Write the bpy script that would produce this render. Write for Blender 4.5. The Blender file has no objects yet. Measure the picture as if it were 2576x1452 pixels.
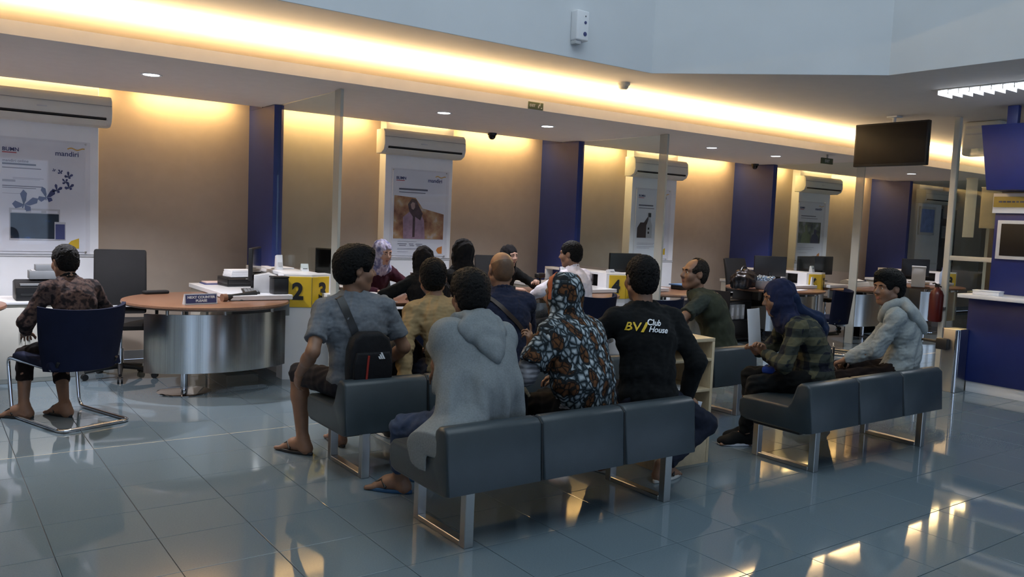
import bpy, bmesh, math, random
import numpy as np
from mathutils import Vector as V, Matrix
from mathutils.bvhtree import BVHTree
random.seed(7)
S = bpy.context.scene
COL = S.collection
PI = math.pi

# ------------------------------------------------------------------ camera
cam_d = bpy.data.cameras.new('camera'); cam = bpy.data.objects.new('camera', cam_d); COL.objects.link(cam)
cam_d.sensor_width = 36.0; cam_d.lens = 2077.16 * 36 / 2576; cam_d.clip_start = .05; cam_d.clip_end = 200
_r = (0.8105201793324822, -0.5842066145271201, 0.04194842592519948)
_d = (-0.012681578492288466, -0.0891069103907092, -0.9959413316493929)
_f = (0.5855734082604716, 0.8066985744770987, -0.07963161102748083)
cam.matrix_world = Matrix(((_r[0], -_d[0], -_f[0], 0), (_r[1], -_d[1], -_f[1], 0), (_r[2], -_d[2], -_f[2], 1.5), (0, 0, 0, 1)))
S.camera = cam
# ------------------------------------------------------------------ view
S.view_settings.view_transform = 'Standard'; S.view_settings.look = 'None'
S.view_settings.exposure = 0.85; S.view_settings.gamma = 1.0; S.view_settings.use_curve_mapping = False
# ------------------------------------------------------------------ world and large lights
w = bpy.data.worlds.new('world'); S.world = w; w.use_nodes = True
w.node_tree.nodes['Background'].inputs[0].default_value = (.55, .72, 1.0, 1); w.node_tree.nodes['Background'].inputs[1].default_value = 1.1

def area(name, loc, rot, sx, sy, power, color, parent=None, spread=PI):
    l = bpy.data.lights.new(name, 'AREA'); l.shape = 'RECTANGLE'; l.size = sx; l.size_y = sy
    l.energy = power; l.color = color; l.spread = spread
    o = bpy.data.objects.new(name, l); COL.objects.link(o); o.location = loc; o.rotation_euler = rot
    if parent: o.parent = parent
    return o
# tall atrium over the waiting area: daylight-white lamps under its roof
area('atrium_light', (2.2, 1.6, 6.3), (0, 0, 0), 6, 5, 112, (.76, .90, 1.0))
WARM = (1.0, .66, .30)
# warm strip in the ceiling cove
for k in range(5):
    area('cove_strip', (-4.6 + 4.6 * k + 2.3, 6.34, 2.655), (PI, 0, 0), 4.55, .05, 66, (1.0, .70, .33))
# warm strips in the slot above the back wall, one per half bay
for xa, xb in ((-.9, .2), (.3, 1.5), (1.75, 2.65), (3.0, 4.2), (4.4, 5.2), (5.4, 6.5), (6.95, 8.1), (8.3, 9.1), (9.2, 10.4), (10.8, 11.9), (12.2, 13.0), (13.1, 14.3)):
    area('wall_strip', ((xa + xb) / 2, 8.58, 2.62), (math.radians(25), 0, 0), xb - xa, .05, 6.5 * (xb - xa), (1.0, .66, .27))

# ------------------------------------------------------------------ materials
MATS = {}
def mat(name, col, rough=.5, metal=0.0, spec=.5, var=.06, vscale=9, bump=0.0, bscale=60, emit=0, ecol=None, coat=0.0, aniso=None, sheen=0.0, anis=0.0):
    if name in MATS: return MATS[name]
    m = bpy.data.materials.new(name); m.use_nodes = True; MATS[name] = m
    nt = m.node_tree; N = nt.nodes; L = nt.links; b = N['Principled BSDF']
    tc = N.new('ShaderNodeTexCoord')
    n = N.new('ShaderNodeTexNoise'); n.inputs['Scale'].default_value = vscale; n.inputs['Detail'].default_value = 4
    if aniso:
        mp = N.new('ShaderNodeMapping'); mp.inputs['Scale'].default_value = aniso
        L.new(tc.outputs['Object'], mp.inputs['Vector']); L.new(mp.outputs['Vector'], n.inputs['Vector'])
    else: L.new(tc.outputs['Object'], n.inputs['Vector'])
    r = N.new('ShaderNodeValToRGB')
    c = np.array(col); a = np.clip(c * (1 - var), 0, 1); d = np.clip(c * (1 + var), 0, 1)
    r.color_ramp.elements[0].position = .3; r.color_ramp.elements[1].position = .7
    r.color_ramp.elements[0].color = (*a, 1); r.color_ramp.elements[1].color = (*d, 1)
    L.new(n.outputs['Fac'], r.inputs['Fac']); L.new(r.outputs['Color'], b.inputs['Base Color'])
    b.inputs['Roughness'].default_value = rough; b.inputs['Metallic'].default_value = metal
    b.inputs['Specular IOR Level'].default_value = spec; b.inputs['Coat Weight'].default_value = coat
    b.inputs['Sheen Weight'].default_value = sheen; b.inputs['Anisotropic'].default_value = anis
    if bump:
        n2 = N.new('ShaderNodeTexNoise'); n2.inputs['Scale'].default_value = bscale; n2.inputs['Detail'].default_value = 5
        L.new(tc.outputs['Object'], n2.inputs['Vector'])
        bp = N.new('ShaderNodeBump'); bp.inputs['Strength'].default_value = bump; bp.inputs['Distance'].default_value = .01
        L.new(n2.outputs['Fac'], bp.inputs['Height']); L.new(bp.outputs['Normal'], b.inputs['Normal'])
    if emit:
        b.inputs['Emission Color'].default_value = (*(ecol or col), 1); b.inputs['Emission Strength'].default_value = emit
    return m
def glass_mat(name, tint=(.93, .97, .95), refl=.9):
    m = bpy.data.materials.new(name); m.use_nodes = True; nt = m.node_tree; N = nt.nodes; L = nt.links; N.clear()
    o = N.new('ShaderNodeOutputMaterial'); mx = N.new('ShaderNodeMixShader'); t = N.new('ShaderNodeBsdfTransparent'); g = N.new('ShaderNodeBsdfGlossy')
    t.inputs[0].default_value = (*tint, 1); g.inputs['Roughness'].default_value = .02; g.inputs[0].default_value = (refl, refl, refl, 1)
    lw = N.new('ShaderNodeLayerWeight'); lw.inputs[0].default_value = .5; pw = N.new('ShaderNodeMath'); pw.operation = 'POWER'; pw.inputs[1].default_value = 5
    f = N.new('ShaderNodeMath'); f.operation = 'MULTIPLY_ADD'; f.inputs[1].default_value = .5; f.inputs[2].default_value = .025
    L.new(lw.outputs['Facing'], pw.inputs[0]); L.new(pw.outputs[0], f.inputs[0]); L.new(f.outputs[0], mx.inputs[0]); L.new(t.outputs[0], mx.inputs[1]); L.new(g.outputs[0], mx.inputs[2]); L.new(mx.outputs[0], o.inputs[0])
    return m
M = dict(
    wall=mat('taupe_paint', (.40, .33, .27), .75, var=.03, bump=.05, bscale=200),
    white=mat('white_paint', (.72, .73, .74), .6, var=.02, bump=.03, bscale=150),
    atrium=mat('atrium_paint', (.66, .68, .70), .7, var=.03, vscale=2, bump=.03, bscale=120),
    ceil=mat('ceiling_paint', (.66, .63, .62), .8, var=.02, bump=.03, bscale=120),
    soffit=mat('soffit_paint', (.82, .78, .76), .8, var=.02),
    blue=mat('navy_blue_laminate', (.022, .038, .18), .45, var=.05),
    boothblue=mat('booth_blue_laminate', (.008, .019, .13), .4, var=.05),
    panelwhite=mat('white_gloss_laminate', (.80, .80, .82), .25, var=.015),
    grout=mat('dark_grout', (.05, .055, .06), .7),
    tile=mat('polished_blue_grey_tile', (.14, .185, .215), .045, spec=.75, var=.06, vscale=140),
    steel=mat('brushed_steel', (.60, .60, .58), .20, 1, var=.14, vscale=4, aniso=(40, 40, .2), bump=0),
    satin=mat('satin_steel', (.55, .54, .52), .28, 1, var=.04),
    chrome=mat('chrome', (.72, .72, .75), .07, 1, var=.02),
    wood=mat('brown_wood_laminate', (.21, .105, .062), .28, var=.22, vscale=6, aniso=(3, 30, 30)),
    birch=mat('pale_birch_board', (.58, .45, .28), .45, var=.10, vscale=5, aniso=(4, 30, 4)),
    vinyl=mat('slate_vinyl', (.030, .042, .050), .36, spec=.45, var=.08, bump=.10, bscale=260),
    seam=mat('black_piping', (.01, .011, .012), .6),
    black=mat('black_plastic', (.012, .012, .013), .42, var=.1),
    darkfab=mat('black_mesh_fabric', (.007, .0065, .007), .85, var=.1, bump=.2, bscale=400),
    navyfab=mat('navy_upholstery', (.006, .009, .028), .9, spec=.2, var=.12, bump=.25, bscale=500),
    grey=mat('grey_plastic', (.20, .21, .22), .5),
    lgrey=mat('light_grey_plastic', (.55, .55, .56), .45),
    cream=mat('cream_plastic', (.62, .60, .54), .45, var=.03),
    acw=mat('air_conditioner_shell', (.66, .65, .60), .40, var=.02),
    paper=mat('white_paper', (.80, .81, .84), .8, var=.02),
    yellow=mat('yellow_sign_vinyl', (.72, .47, .02), .4, var=.05),
    screen=mat('dark_screen', (.006, .005, .005), .12, spec=.5),
    gold=mat('gold_print', (.75, .42, .06), .5),
    orange=mat('orange_print', (.70, .25, .05), .5),
    ink=mat('grey_ink', (.16, .16, .20), .6),
    inklight=mat('pale_grey_ink', (.42, .42, .48), .6),
    inkblue=mat('navy_ink', (.05, .06, .18), .6),
    red=mat('red_enamel', (.09, .009, .007), .35),
    mred=mat('red_card', (.5, .06, .07), .5),
    lens=mat('lamp_diffuser', (.9, .9, 1), .4, emit=9, ecol=(.86, .90, 1.0)),
    tube=mat('fluorescent_tube', (.9, .95, 1), .4, emit=22, ecol=(.86, .93, 1.0)),
    skin=mat('brown_skin', (.24, .125, .075), .5, var=.10, vscale=14, bump=.04, bscale=90),
    skinl=mat('light_skin', (.42, .25, .18), .5, var=.08, vscale=14, bump=.04, bscale=90),
    lip=mat('lip_skin', (.26, .09, .075), .45), eyew=mat('eye_white', (.42, .40, .38), .35), iris=mat('dark_iris', (.012, .008, .006), .15),
    hair=mat('black_hair', (.0045, .004, .004), .6, spec=.18, var=.3, vscale=60, bump=.8, bscale=220),
    greyhair=mat('greying_hair', (.022, .017, .013), .65, spec=.15, var=.5, vscale=70, bump=.5, bscale=180),
    stubble=mat('shaven_scalp', (.12, .066, .036), .45, var=.15, vscale=40, bump=.2, bscale=300),
)
M['glass'] = glass_mat('clear_glass'); M['acrylic'] = glass_mat('clear_acrylic', (.97, .97, .98), .8)
M['frost'] = None
def frost():
    m = bpy.data.materials.new('frosted_glass_edge'); m.use_nodes = True; b = m.node_tree.nodes['Principled BSDF']
    N = m.node_tree.nodes; L = m.node_tree.links
    n = N.new('ShaderNodeTexNoise'); n.inputs['Scale'].default_value = 30
    r = N.new('ShaderNodeValToRGB'); r.color_ramp.elements[0].color = (.50, .52, .47, 1); r.color_ramp.elements[1].color = (.58, .60, .55, 1)
    L.new(n.outputs['Fac'], r.inputs['Fac']); L.new(r.outputs['Color'], b.inputs['Base Color'])
    b.inputs['Roughness'].default_value = .35; b.inputs['Alpha'].default_value = .72
    return m
M['frost'] = frost()

def cloth(name, col, var=.12, vscale=25, bump=.25, bscale=350, rough=.95, sheen=.03):
    return mat(name, col, rough, 0, .15, var, vscale, bump, bscale, sheen=sheen)
def ramp_mat(name, build, rough=.9):
    m = bpy.data.materials.new(name); m.use_nodes = True; nt = m.node_tree; b = nt.nodes['Principled BSDF']
    b.inputs['Roughness'].default_value = rough; b.inputs['Specular IOR Level'].default_value = .25
    tc = nt.nodes.new('ShaderNodeTexCoord'); out = build(nt, tc.outputs['Object']); nt.links.new(out, b.inputs['Base Color'])
    return m
def nd(nt, kind, **kw):
    n = nt.nodes.new(kind)
    for k, v in kw.items():
        if k.startswith('i_'): n.inputs[k[2:].replace('_', ' ')].default_value = v
        else: setattr(n, k, v)
    return n
def ramp(nt, src, stops, interp='LINEAR'):
    r = nt.nodes.new('ShaderNodeValToRGB'); r.color_ramp.interpolation = interp
    e = r.color_ramp.elements
    while len(e) < len(stops): e.new(.5)
    for x, (p, c) in zip(e, stops): x.position = p; x.color = (*c, 1)
    nt.links.new(src, r.inputs['Fac']); return r.outputs['Color']
def mixc(nt, fac, a, b, mode='MIX'):
    m = nt.nodes.new('ShaderNodeMix'); m.data_type = 'RGBA'; m.blend_type = mode
    for s, v in ((0, fac), (6, a), (7, b)):
        if hasattr(v, 'links'): nt.links.new(v, m.inputs[s])
        elif isinstance(v, (int, float)): m.inputs[s].default_value = v
        else: m.inputs[s].default_value = (*v, 1)
    return m.outputs[2]
def math_(nt, op, a, b=0.0, c=0.0):
    m = nt.nodes.new('ShaderNodeMath'); m.operation = op
    for i, v in enumerate((a, b, c)):
        if hasattr(v, 'links'): nt.links.new(v, m.inputs[i])
        else: m.inputs[i].default_value = v
    return m.outputs[0]

# ------------------------------------------------------------------ mesh helpers
def bm_new(): return bmesh.new()
def box(bm, x0, x1, y0, y1, z0, z1, bev=0.0, seg=2, mi=0, rot=None, piv=None):
    vs = [bm.verts.new((x, y, z)) for z in (z0, z1) for y in (y0, y1) for x in (x0, x1)]
    fs = [bm.faces.new([vs[i] for i in q]) for q in ((0, 2, 3, 1), (4, 5, 7, 6), (0, 1, 5, 4), (2, 6, 7, 3), (0, 4, 6, 2), (1, 3, 7, 5))]
    geo = vs
    if bev:
        es = list({e for f in fs for e in f.edges})
        r = bmesh.ops.bevel(bm, geom=es, offset=bev, segments=seg, affect='EDGES', profile=.5)
        geo = list({v for f in r['faces'] for v in f.verts} | {v for v in vs if v.is_valid})
        fs = list({f for v in geo for f in v.link_faces})
    for f in fs:
        if f.is_valid: f.material_index = mi
    if rot is not None:
        bmesh.ops.rotate(bm, verts=geo, cent=piv or ((x0 + x1) / 2, (y0 + y1) / 2, (z0 + z1) / 2), matrix=rot)
    return geo
def prism(bm, pts, z0, z1, mi=0, plane='XY', bev=0):
    def P(a, b, c): return {'XY': (a, b, c), 'XZ': (a, c, b), 'YZ': (c, a, b)}[plane]
    lo = [bm.verts.new(P(a, b, z0)) for a, b in pts]; hi = [bm.verts.new(P(a, b, z1)) for a, b in pts]
    fs = [bm.faces.new(lo[::-1]), bm.faces.new(hi)]
    n = len(pts)
    for i in range(n): fs.append(bm.faces.new((lo[i], lo[(i + 1) % n], hi[(i + 1) % n], hi[i])))
    bmesh.ops.recalc_face_normals(bm, faces=fs)
    if bev:
        es = list({e for f in fs[:2] for e in f.edges})
        r = bmesh.ops.bevel(bm, geom=es, offset=bev, segments=2, affect='EDGES', profile=.5)
        fs = [f for f in fs if f.is_valid] + r['faces']
    for f in fs: f.material_index = mi
def lathe(bm, prof, n=24, c=(0, 0, 0), mi=0):
    rings = []
    for r, z in prof:
        if r < 1e-6: rings.append([bm.verts.new((c[0], c[1], c[2] + z))])
        else: rings.append([bm.verts.new((c[0] + r * math.cos(2 * PI * i / n), c[1] + r * math.sin(2 * PI * i / n), c[2] + z)) for i in range(n)])
    fs = []
    for a, b in zip(rings, rings[1:]):
        for i in range(n):
            j = (i + 1) % n
            if len(a) == 1 and len(b) == 1: continue
            if len(a) == 1: q = (a[0], b[j], b[i])
            elif len(b) == 1: q = (a[i], a[j], b[0])
            else: q = (a[i], a[j], b[j], b[i])
            fs.append(bm.faces.new(q))
    if len(rings[0]) > 1: fs.append(bm.faces.new(rings[0][::-1]))
    if len(rings[-1]) > 1: fs.append(bm.faces.new(rings[-1]))
    bmesh.ops.recalc_face_normals(bm, faces=fs)
    for f in fs: f.material_index = mi
def tube(bm, pts, r, n=8, closed=False, mi=0, rad=None):
    pts = [V(p) for p in pts]; rings = []; N = len(pts); up = None
    for i, p in enumerate(pts):
        a = pts[i - 1] if (i or closed) else p; b = pts[(i + 1) % N] if (i < N - 1 or closed) else p
        t = (b - a).normalized()
        if up is None: up = t.orthogonal().normalized()
        up = (up - t * up.dot(t)).normalized(); s = t.cross(up); rr = rad[i] if rad else r
        rings.append([bm.verts.new(p + (up * math.cos(2 * PI * k / n) + s * math.sin(2 * PI * k / n)) * rr) for k in range(n)])
    fs = []
    for i in range(N if closed else N - 1):
        a = rings[i]; b = rings[(i + 1) % N]
        for k in range(n): fs.append(bm.faces.new((a[k], a[(k + 1) % n], b[(k + 1) % n], b[k])))
    if not closed: fs += [bm.faces.new(rings[0][::-1]), bm.faces.new(rings[-1])]
    bmesh.ops.recalc_face_normals(bm, faces=fs)
    for f in fs: f.material_index = mi
def fillet(pts, r, n=5):
    pts = [V(p) for p in pts]; out = [pts[0]]
    for a, b, c in zip(pts, pts[1:], pts[2:]):
        u = (a - b).normalized(); v = (c - b).normalized(); rr = min(r, (a - b).length * .45, (c - b).length * .45)
        p, q = b + u * rr, b + v * rr
        for k in range(n + 1):
            t = k / n; out.append(p * (1 - t) ** 2 + b * 2 * t * (1 - t) + q * t * t)
    return out + [pts[-1]]
def uvs(bm, c, r, n=10, m=8, mi=0):
    lathe(bm, [(r * math.sin(PI * i / m), -r * math.cos(PI * i / m)) for i in range(m + 1)], n, c, mi)
def finish(name, me, m, parent, smooth, kind=None, label=None):
    for x in (m if isinstance(m, (list, tuple)) else [m]): me.materials.append(x)
    if smooth:
        me.polygons.foreach_set('use_smooth', [True] * len(me.polygons))
        if smooth is not True: me.set_sharp_from_angle(angle=math.radians(smooth))
    o = bpy.data.objects.new(name, me); COL.objects.link(o)
    if parent: o.parent = parent
    if kind: o['kind'] = kind
    if label: o['label'] = label
    return o
def obj(name, bm, m, parent=None, smooth=35, kind=None, label=None):
    me = bpy.data.meshes.new(name); bm.to_mesh(me); bm.free()
    return finish(name, me, m, parent, smooth, kind, label)
def thing(name, label, cat, loc=(0, 0, 0), rz=0, group=None):
    o = bpy.data.objects.new(name, None); COL.objects.link(o); o.empty_display_size = .1
    o.location = loc; o.rotation_euler = (0, 0, rz); o['label'] = label; o['category'] = cat
    if group: o['group'] = group
    return o
def tag(o, label, cat, group=None):
    o['label'] = label; o['category'] = cat
    if group: o['group'] = group
    return o
def bx(name, m, parent, x0, x1, y0, y1, z0, z1, bev=.004, label=None, kind=None):
    b = bm_new(); box(b, x0, x1, y0, y1, z0, z1, bev); return obj(name, b, m, parent, 35, kind, label)
def struct(name, bm, m, label, parent=None):
    o = obj(name, bm, m, parent, 35, 'structure')
    if not parent: o['label'] = label
    return o
def dup(root, loc, rz=None, label=None, group=None):
    r = root.copy(); COL.objects.link(r); r.location = loc
    if rz is not None: r.rotation_euler = (0, 0, rz)
    if label: r['label'] = label
    if group: r['group'] = group
    for ch in list(root.children):
        c = ch.copy(); COL.objects.link(c); c.parent = r
        for g in ch.children:
            d = g.copy(); COL.objects.link(d); d.parent = c
    return r
FONT = None
def text_mesh(s, size, depth=.0015, align='LEFT', bold=0.0, shear=0.0):
    c = bpy.data.curves.new('lettering', 'FONT'); c.body = s; c.size = size; c.extrude = depth; c.align_x = align; c.offset = bold; c.shear = shear
    o = bpy.data.objects.new('lettering', c); COL.objects.link(o)
    dg = bpy.context.evaluated_depsgraph_get(); me = bpy.data.meshes.new_from_object(o.evaluated_get(dg))
    bpy.data.objects.remove(o); bpy.data.curves.remove(c)
    return me
def text(name, s, size, m, parent, loc, rot=(PI / 2, 0, 0), align='LEFT', bold=0.0, sx=1.0, depth=.0015, shear=0.0):
    me = text_mesh(s, size, depth, align, bold, shear)
    me.transform(Matrix.Translation(loc) @ Matrix.Rotation(rot[2], 4, 'Z') @ Matrix.Rotation(rot[0], 4, 'X') @ Matrix.Diagonal((sx, 1, 1, 1)))
    return finish(name, me, m, parent, False)

# ================================================================== STRUCTURE
WALL = 8.72; SOF = 2.55; FY = 6.20; FARY = 8.33; CEIL = 2.85
FINS = (-1.04, 2.85, 6.725, 10.615, 14.55)
PAN = (.95, 4.815, 8.70, 12.58, 16.45)
X0, X1, Y0 = -5.0, 19.0, -5.5
# floor slab and tiles
b = bm_new(); box(b, X0, X1, Y0, WALL, -.12, -.004); floor = struct('floor', b, M['grout'], 'polished blue-grey tiled banking hall floor')
TS = .4141; TA = .4654; TB = 5.1144
def visible(x, y):
    p = V((x, y, -1.5)); z = p.dot(V(_f))
    if z < .3: return None
    u = 2077 * p.dot(V(_r)) / z; v = 2077 * p.dot(V(_d)) / z
    return z if abs(u) < 1420 and abs(v) < 800 else None
cells = []
for i in range(-14, 46):
    for j in range(-9, 26):
        xa = TA + i * TS; yb = TB - j * TS
        if xa < X0 or xa + TS > X1 or yb < Y0 or yb + TS > WALL: continue
        z = visible(xa + TS / 2, yb + TS / 2)
        cells.append((z if z else 1e6, xa, yb))
cells.sort()
def tile_bm(b, x, y):
    g = .0016; e = .0016; xa, xb, ya, yb = x + g, x + TS - g, y + g, y + TS - g
    lo = [b.verts.new(p) for p in ((xa, ya, -.004), (xb, ya, -.004), (xb, yb, -.004), (xa, yb, -.004))]
    mi = [b.verts.new(p) for p in ((xa, ya, -e * .6), (xb, ya, -e * .6), (xb, yb, -e * .6), (xa, yb, -e * .6))]
    hi = [b.verts.new(p) for p in ((xa + e, ya + e, 0), (xb - e, ya + e, 0), (xb - e, yb - e, 0), (xa + e, yb - e, 0))]
    b.faces.new(hi)
    for p, q in ((lo, mi), (mi, hi)):
        for k in range(4): b.faces.new((p[k], p[(k + 1) % 4], q[(k + 1) % 4], q[k]))
b = bm_new(); tile_bm(b, 0, 0); tme = bpy.data.meshes.new('tile'); b.to_mesh(tme); b.free(); tme.materials.append(M['tile'])
for z, x, y in cells[:300]:
    o = bpy.data.objects.new('tile', tme); o.location = (x, y, 0); o.parent = floor; COL.objects.link(o)
b = bm_new()
for z, x, y in cells[300:]: tile_bm(b, x, y)
obj('tile', b, M['tile'], floor, False, 'stuff')

# back wall, right end, left end, wall behind the camera with windows
b = bm_new(); box(b, X0, X1, WALL, WALL + .15, 0, 3.2); struct('wall_back', b, M['wall'], 'taupe back wall behind the teller desks')
b = bm_new(); box(b, X1, X1 + .15, Y0, WALL, 0, 3.2); struct('wall_right', b, M['wall'], 'taupe end wall far along the hall')
b = bm_new(); box(b, X0 - .15, X0, Y0, WALL, 0, 3.2); struct('wall_left', b, M['white'], 'white end wall beyond the first counter')
b = bm_new()
for xa in (X0, -1.2, 2.6, 6.4, 10.2, 14.0, 17.8): box(b, xa, xa + 1.2, Y0 - .2, Y0, 0, 3.2)
box(b, X0, X1, Y0 - .19, Y0 - .01, .001, .5); box(b, X0, X1, Y0 - .19, Y0 - .01, 2.5, 3.199)
struct('wall_front', b, M['white'], 'street-side wall with tall window openings')
# ceiling with the chamfered atrium opening
EY = 5.284; CX1, CX2, CY2 = 5.246, 6.587, 3.868
AX0 = -3.2; AY0 = -1.8
b = bm_new()
T = .12
prism(b, [(X0, EY), (CX1, EY), (CX2, CY2), (X1, CY2), (X1, WALL), (X0, WALL)], CEIL, CEIL + T)
prism(b, [(CX2, CY2), (CX2, AY0), (X1, AY0), (X1, CY2)], CEIL, CEIL + T)
prism(b, [(X0, AY0), (X0, Y0), (X1, Y0), (X1, AY0)], CEIL, CEIL + T)
prism(b, [(X0, AY0), (AX0, AY0), (AX0, EY), (X0, EY)], CEIL, CEIL + T)
struct('ceiling', b, M['ceil'], 'low beige-grey ceiling around the tall atrium opening')
# atrium walls and roof
ring = [(AX0, EY), (CX1, EY), (CX2, CY2), (CX2, AY0), (AX0, AY0)]
b = bm_new(); TOP = 6.6
for i in range(5):
    p, q = V((*ring[i], 0)), V((*ring[(i + 1) % 5], 0)); t = (q - p).normalized(); n = V((t.y, -t.x, 0)) * -1
    c = [p - t * .002 - n * .003, q + t * .002 - n * .003, q + t * .06 + n * .12, p - t * .06 + n * .12]
    prism(b, [(v.x, v.y) for v in c], CEIL + .002, TOP)
struct('wall_atrium', b, M['atrium'], 'pale blue-grey upper walls of the atrium')
b = bm_new(); box(b, AX0 - .2, CX2 + .2, AY0 - .2, EY + .2, TOP, TOP + .1); struct('ceiling_atrium', b, M['white'], 'white roof of the atrium')
# dropped soffit with fascia
b = bm_new()
prism(b, [(FY, SOF), (FARY, SOF), (FARY, SOF + .03), (FY + .04, SOF + .03), (FY + .04, SOF + .091), (FY, SOF + .091)], X0, X1, 0, 'YZ')
struct('ceiling_soffit', b, M['soffit'], 'dropped soffit with fascia running over the teller desks')
# blue wall fins
for k, x in enumerate(FINS):
    b = bm_new(); box(b, x, x + .095, 7.975, WALL, 0, SOF - .001 if False else 2.545, .002, 1)
    box(b, x, x + .095, FARY + .005, WALL, 2.545, 2.80)
    o = struct('pillar', b, M['blue'], ['blue wall fin before the first counter', 'blue wall fin behind the counter 2 and 3 post', 'blue wall fin behind the counter 4 post', 'blue wall fin behind the counter 6 and 7 post', 'blue wall fin at the far unlit bay'][k])
# skirting
b = bm_new(); box(b, X0, X1, WALL - .015, WALL, 0, .09, .003, 1); struct('baseboard_back', b, M['grey'], 'grey skirting along the back wall')

# ---------------- white wall panels with air conditioners and posters
def panel(x, k, lab):
    b = bm_new(); box(b, x - .45, x + .45, 8.57, WALL, 0, 2.78, .004, 1)
    p = thing('wall_panel', lab, 'wall panel', (0, 0, 0), 0, 'white wall panels between the fins')
    obj('panel_board', b, M['panelwhite'], p)
    b = bm_new(); box(b, x - .45, x + .45, 8.562, 8.575, 1.015, 1.027); box(b, x - .45, x + .45, 8.562, 8.575, 1.035, 1.042)
    obj('groove_strip', b, M['lgrey'], p)
    return p
PL = ['white wall panel behind the butterfly poster', 'white wall panel behind the poster of a woman in a pink coat', 'white wall panel behind the poster of a hand with a bottle', 'white wall panel behind the poster of two people', 'white wall panel in the unlit far bay']
for k, x in enumerate(PAN): panel(x, k, PL[k])

def aircon(lab, x):
    t = thing('air_conditioner', lab, 'air conditioner', (x, 8.57, 2.215), 0, 'split air conditioners above the posters')
    w = .535
    b = bm_new()
    prism(b, [(0, .27), (-.17, .27), (-.205, .235), (-.215, .10), (-.19, .035), (-.12, 0), (0, 0)], -w, w, 0, 'YZ', .012)
    obj('shell', b, M['acw'], t, 40)
    b = bm_new(); box(b, -w + .05, w - .05, -.213, -.15, .048, .078, .003, 1, rot=Matrix.Rotation(math.radians(-32), 3, 'X')); obj('outlet_slot', b, M['black'], t)
    b = bm_new(); box(b, -w + .04, w - .04, -.222, -.15, .026, .040, .003, 1, rot=Matrix.Rotation(math.radians(-32), 3, 'X')); obj('louvre', b, M['acw'], t)
    b = bm_new(); box(b, -w + .004, w - .004, -.2135, -.20, .183, .187); obj('grille_seam', b, M['grey'], t)
    b = bm_new(); box(b, -.07, .01, -.2165, -.2, .125, .137); obj('badge', b, M['lgrey'], t)
    return t
AL = ['cream split air conditioner above the butterfly poster', 'cream split air conditioner above the poster of a woman in a pink coat', 'cream split air conditioner above the poster of a hand with a bottle', 'cream split air conditioner above the poster of two people', 'split air conditioner in the unlit far bay']
ax = (.945, 4.775, 8.62, 12.53, 16.4)
a0 = aircon(AL[0], ax[0])
for k in range(1, 5): dup(a0, (ax[k], 8.57, 2.215), 0, AL[k], 'split air conditioners above the posters')

# ---------------- posters
def rect(b, x0, x1, z0, z1, y, d=.001): box(b, x0, x1, y - d, y, z0, z1)
def prints(name, m, parent, rects, y=-.004):
    b = bm_new()
    for r in rects: rect(b, *r, y)
    return obj(name, b, m, parent, False)
def poly(name, m, parent, pts, y=-.005, d=.001):
    b = bm_new(); prism(b, pts, y - d, y, 0, 'XZ'); return obj(name, b, m, parent, False)
def poster(lab, x, x0, x1):
    t = thing('poster', lab, 'poster', (x, 8.566, 1.06), 0, 'bank posters on the wall panels')
    b = bm_new(); box(b, x0, x1, -.003, .003, 0, .99); obj('sheet', b, M['paper'], t)
    b = bm_new(); box(b, x0 - .035, x1 + .035, -.017, -.012, -.02, 1.01, .002, 1); obj('acrylic_cover', b, M['acrylic'], t)
    for px in (x0 + .0, x1 - .0):
        for pz in (.0, .99):
            b = bm_new(); lathe(b, [(.008, 0), (.008, .012), (.005, .014)], 10)
            o = obj('stud', b, M['satin'], t); o.rotation_euler = (PI / 2, 0, 0); o.location = (px, -.006, pz)
    w = x1 - x0
    text('lettering', 'BUMN', .046, M['inkblue'], t, (x0 + .04, -.004, .885), bold=.0008)
    prints('print', M['mred'], t, [(x0 + .04, x0 + .15, .868, .876)])
    text('lettering', 'mandiri', .064, M['inkblue'], t, (x1 - .25, -.004, .872), bold=.0006)
    b = bm_new()
    for k in range(12):
        u = k / 12; z = .935 + .008 * math.sin(u * 9); rect(b, x1 - .15 + u * .14, x1 - .15 + (u + .09) * .14, z, z + .010, -.004)
    obj('logo_wave', b, M['gold'], t, False)
    return t, x0, x1
def butterfly(b, cx, cz, s, a=0):
    def q(pts):
        ca, sa = math.cos(a), math.sin(a)
        prism(b, [(cx + s * (u * ca - v * sa), cz + s * (u * sa + v * ca)) for u, v in pts], -.0062, -.0052, 0, 'XZ')
    q([(0, 0), (-.25, .5), (-.15, .75), (.05, .6), (.08, .2)]); q([(.05, 0), (.35, .45), (.6, .45), (.6, .2), (.3, .0)])
    q([(0, 0), (-.4, .1), (-.5, -.1), (-.3, -.3), (-.05, -.15)]); q([(.05, 0), (.35, -.05), (.4, -.25), (.15, -.35)])
    q([(-.03, -.2), (.03, -.2), (.06, .3), (.0, .3)])
def flat_noise(name, stops, scale=9, seedoff=0):
    def f(nt, co):
        n = nd(nt, 'ShaderNodeTexNoise', i_Scale=scale, i_Detail=5.0)
        mp = nd(nt, 'ShaderNodeMapping'); mp.inputs['Location'].default_value = (seedoff, seedoff, 0)
        nt.links.new(co, mp.inputs['Vector']); nt.links.new(mp.outputs['Vector'], n.inputs['Vector'])
        return ramp(nt, n.outputs['Fac'], stops)
    return ramp_mat(name, f, .6)
t, x0, x1 = poster('white bank poster of blue butterflies rising from a laptop', .95, -.36, .34)
prints('print', M['ink'], t, [(x0 + .04, x0 + .30, .765, .78), (x0 + .04, x0 + .34, .735, .742), (x0 + .04, x0 + .35, .575, .583), (x0 + .04, x0 + .30, .56, .566)])
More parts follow.
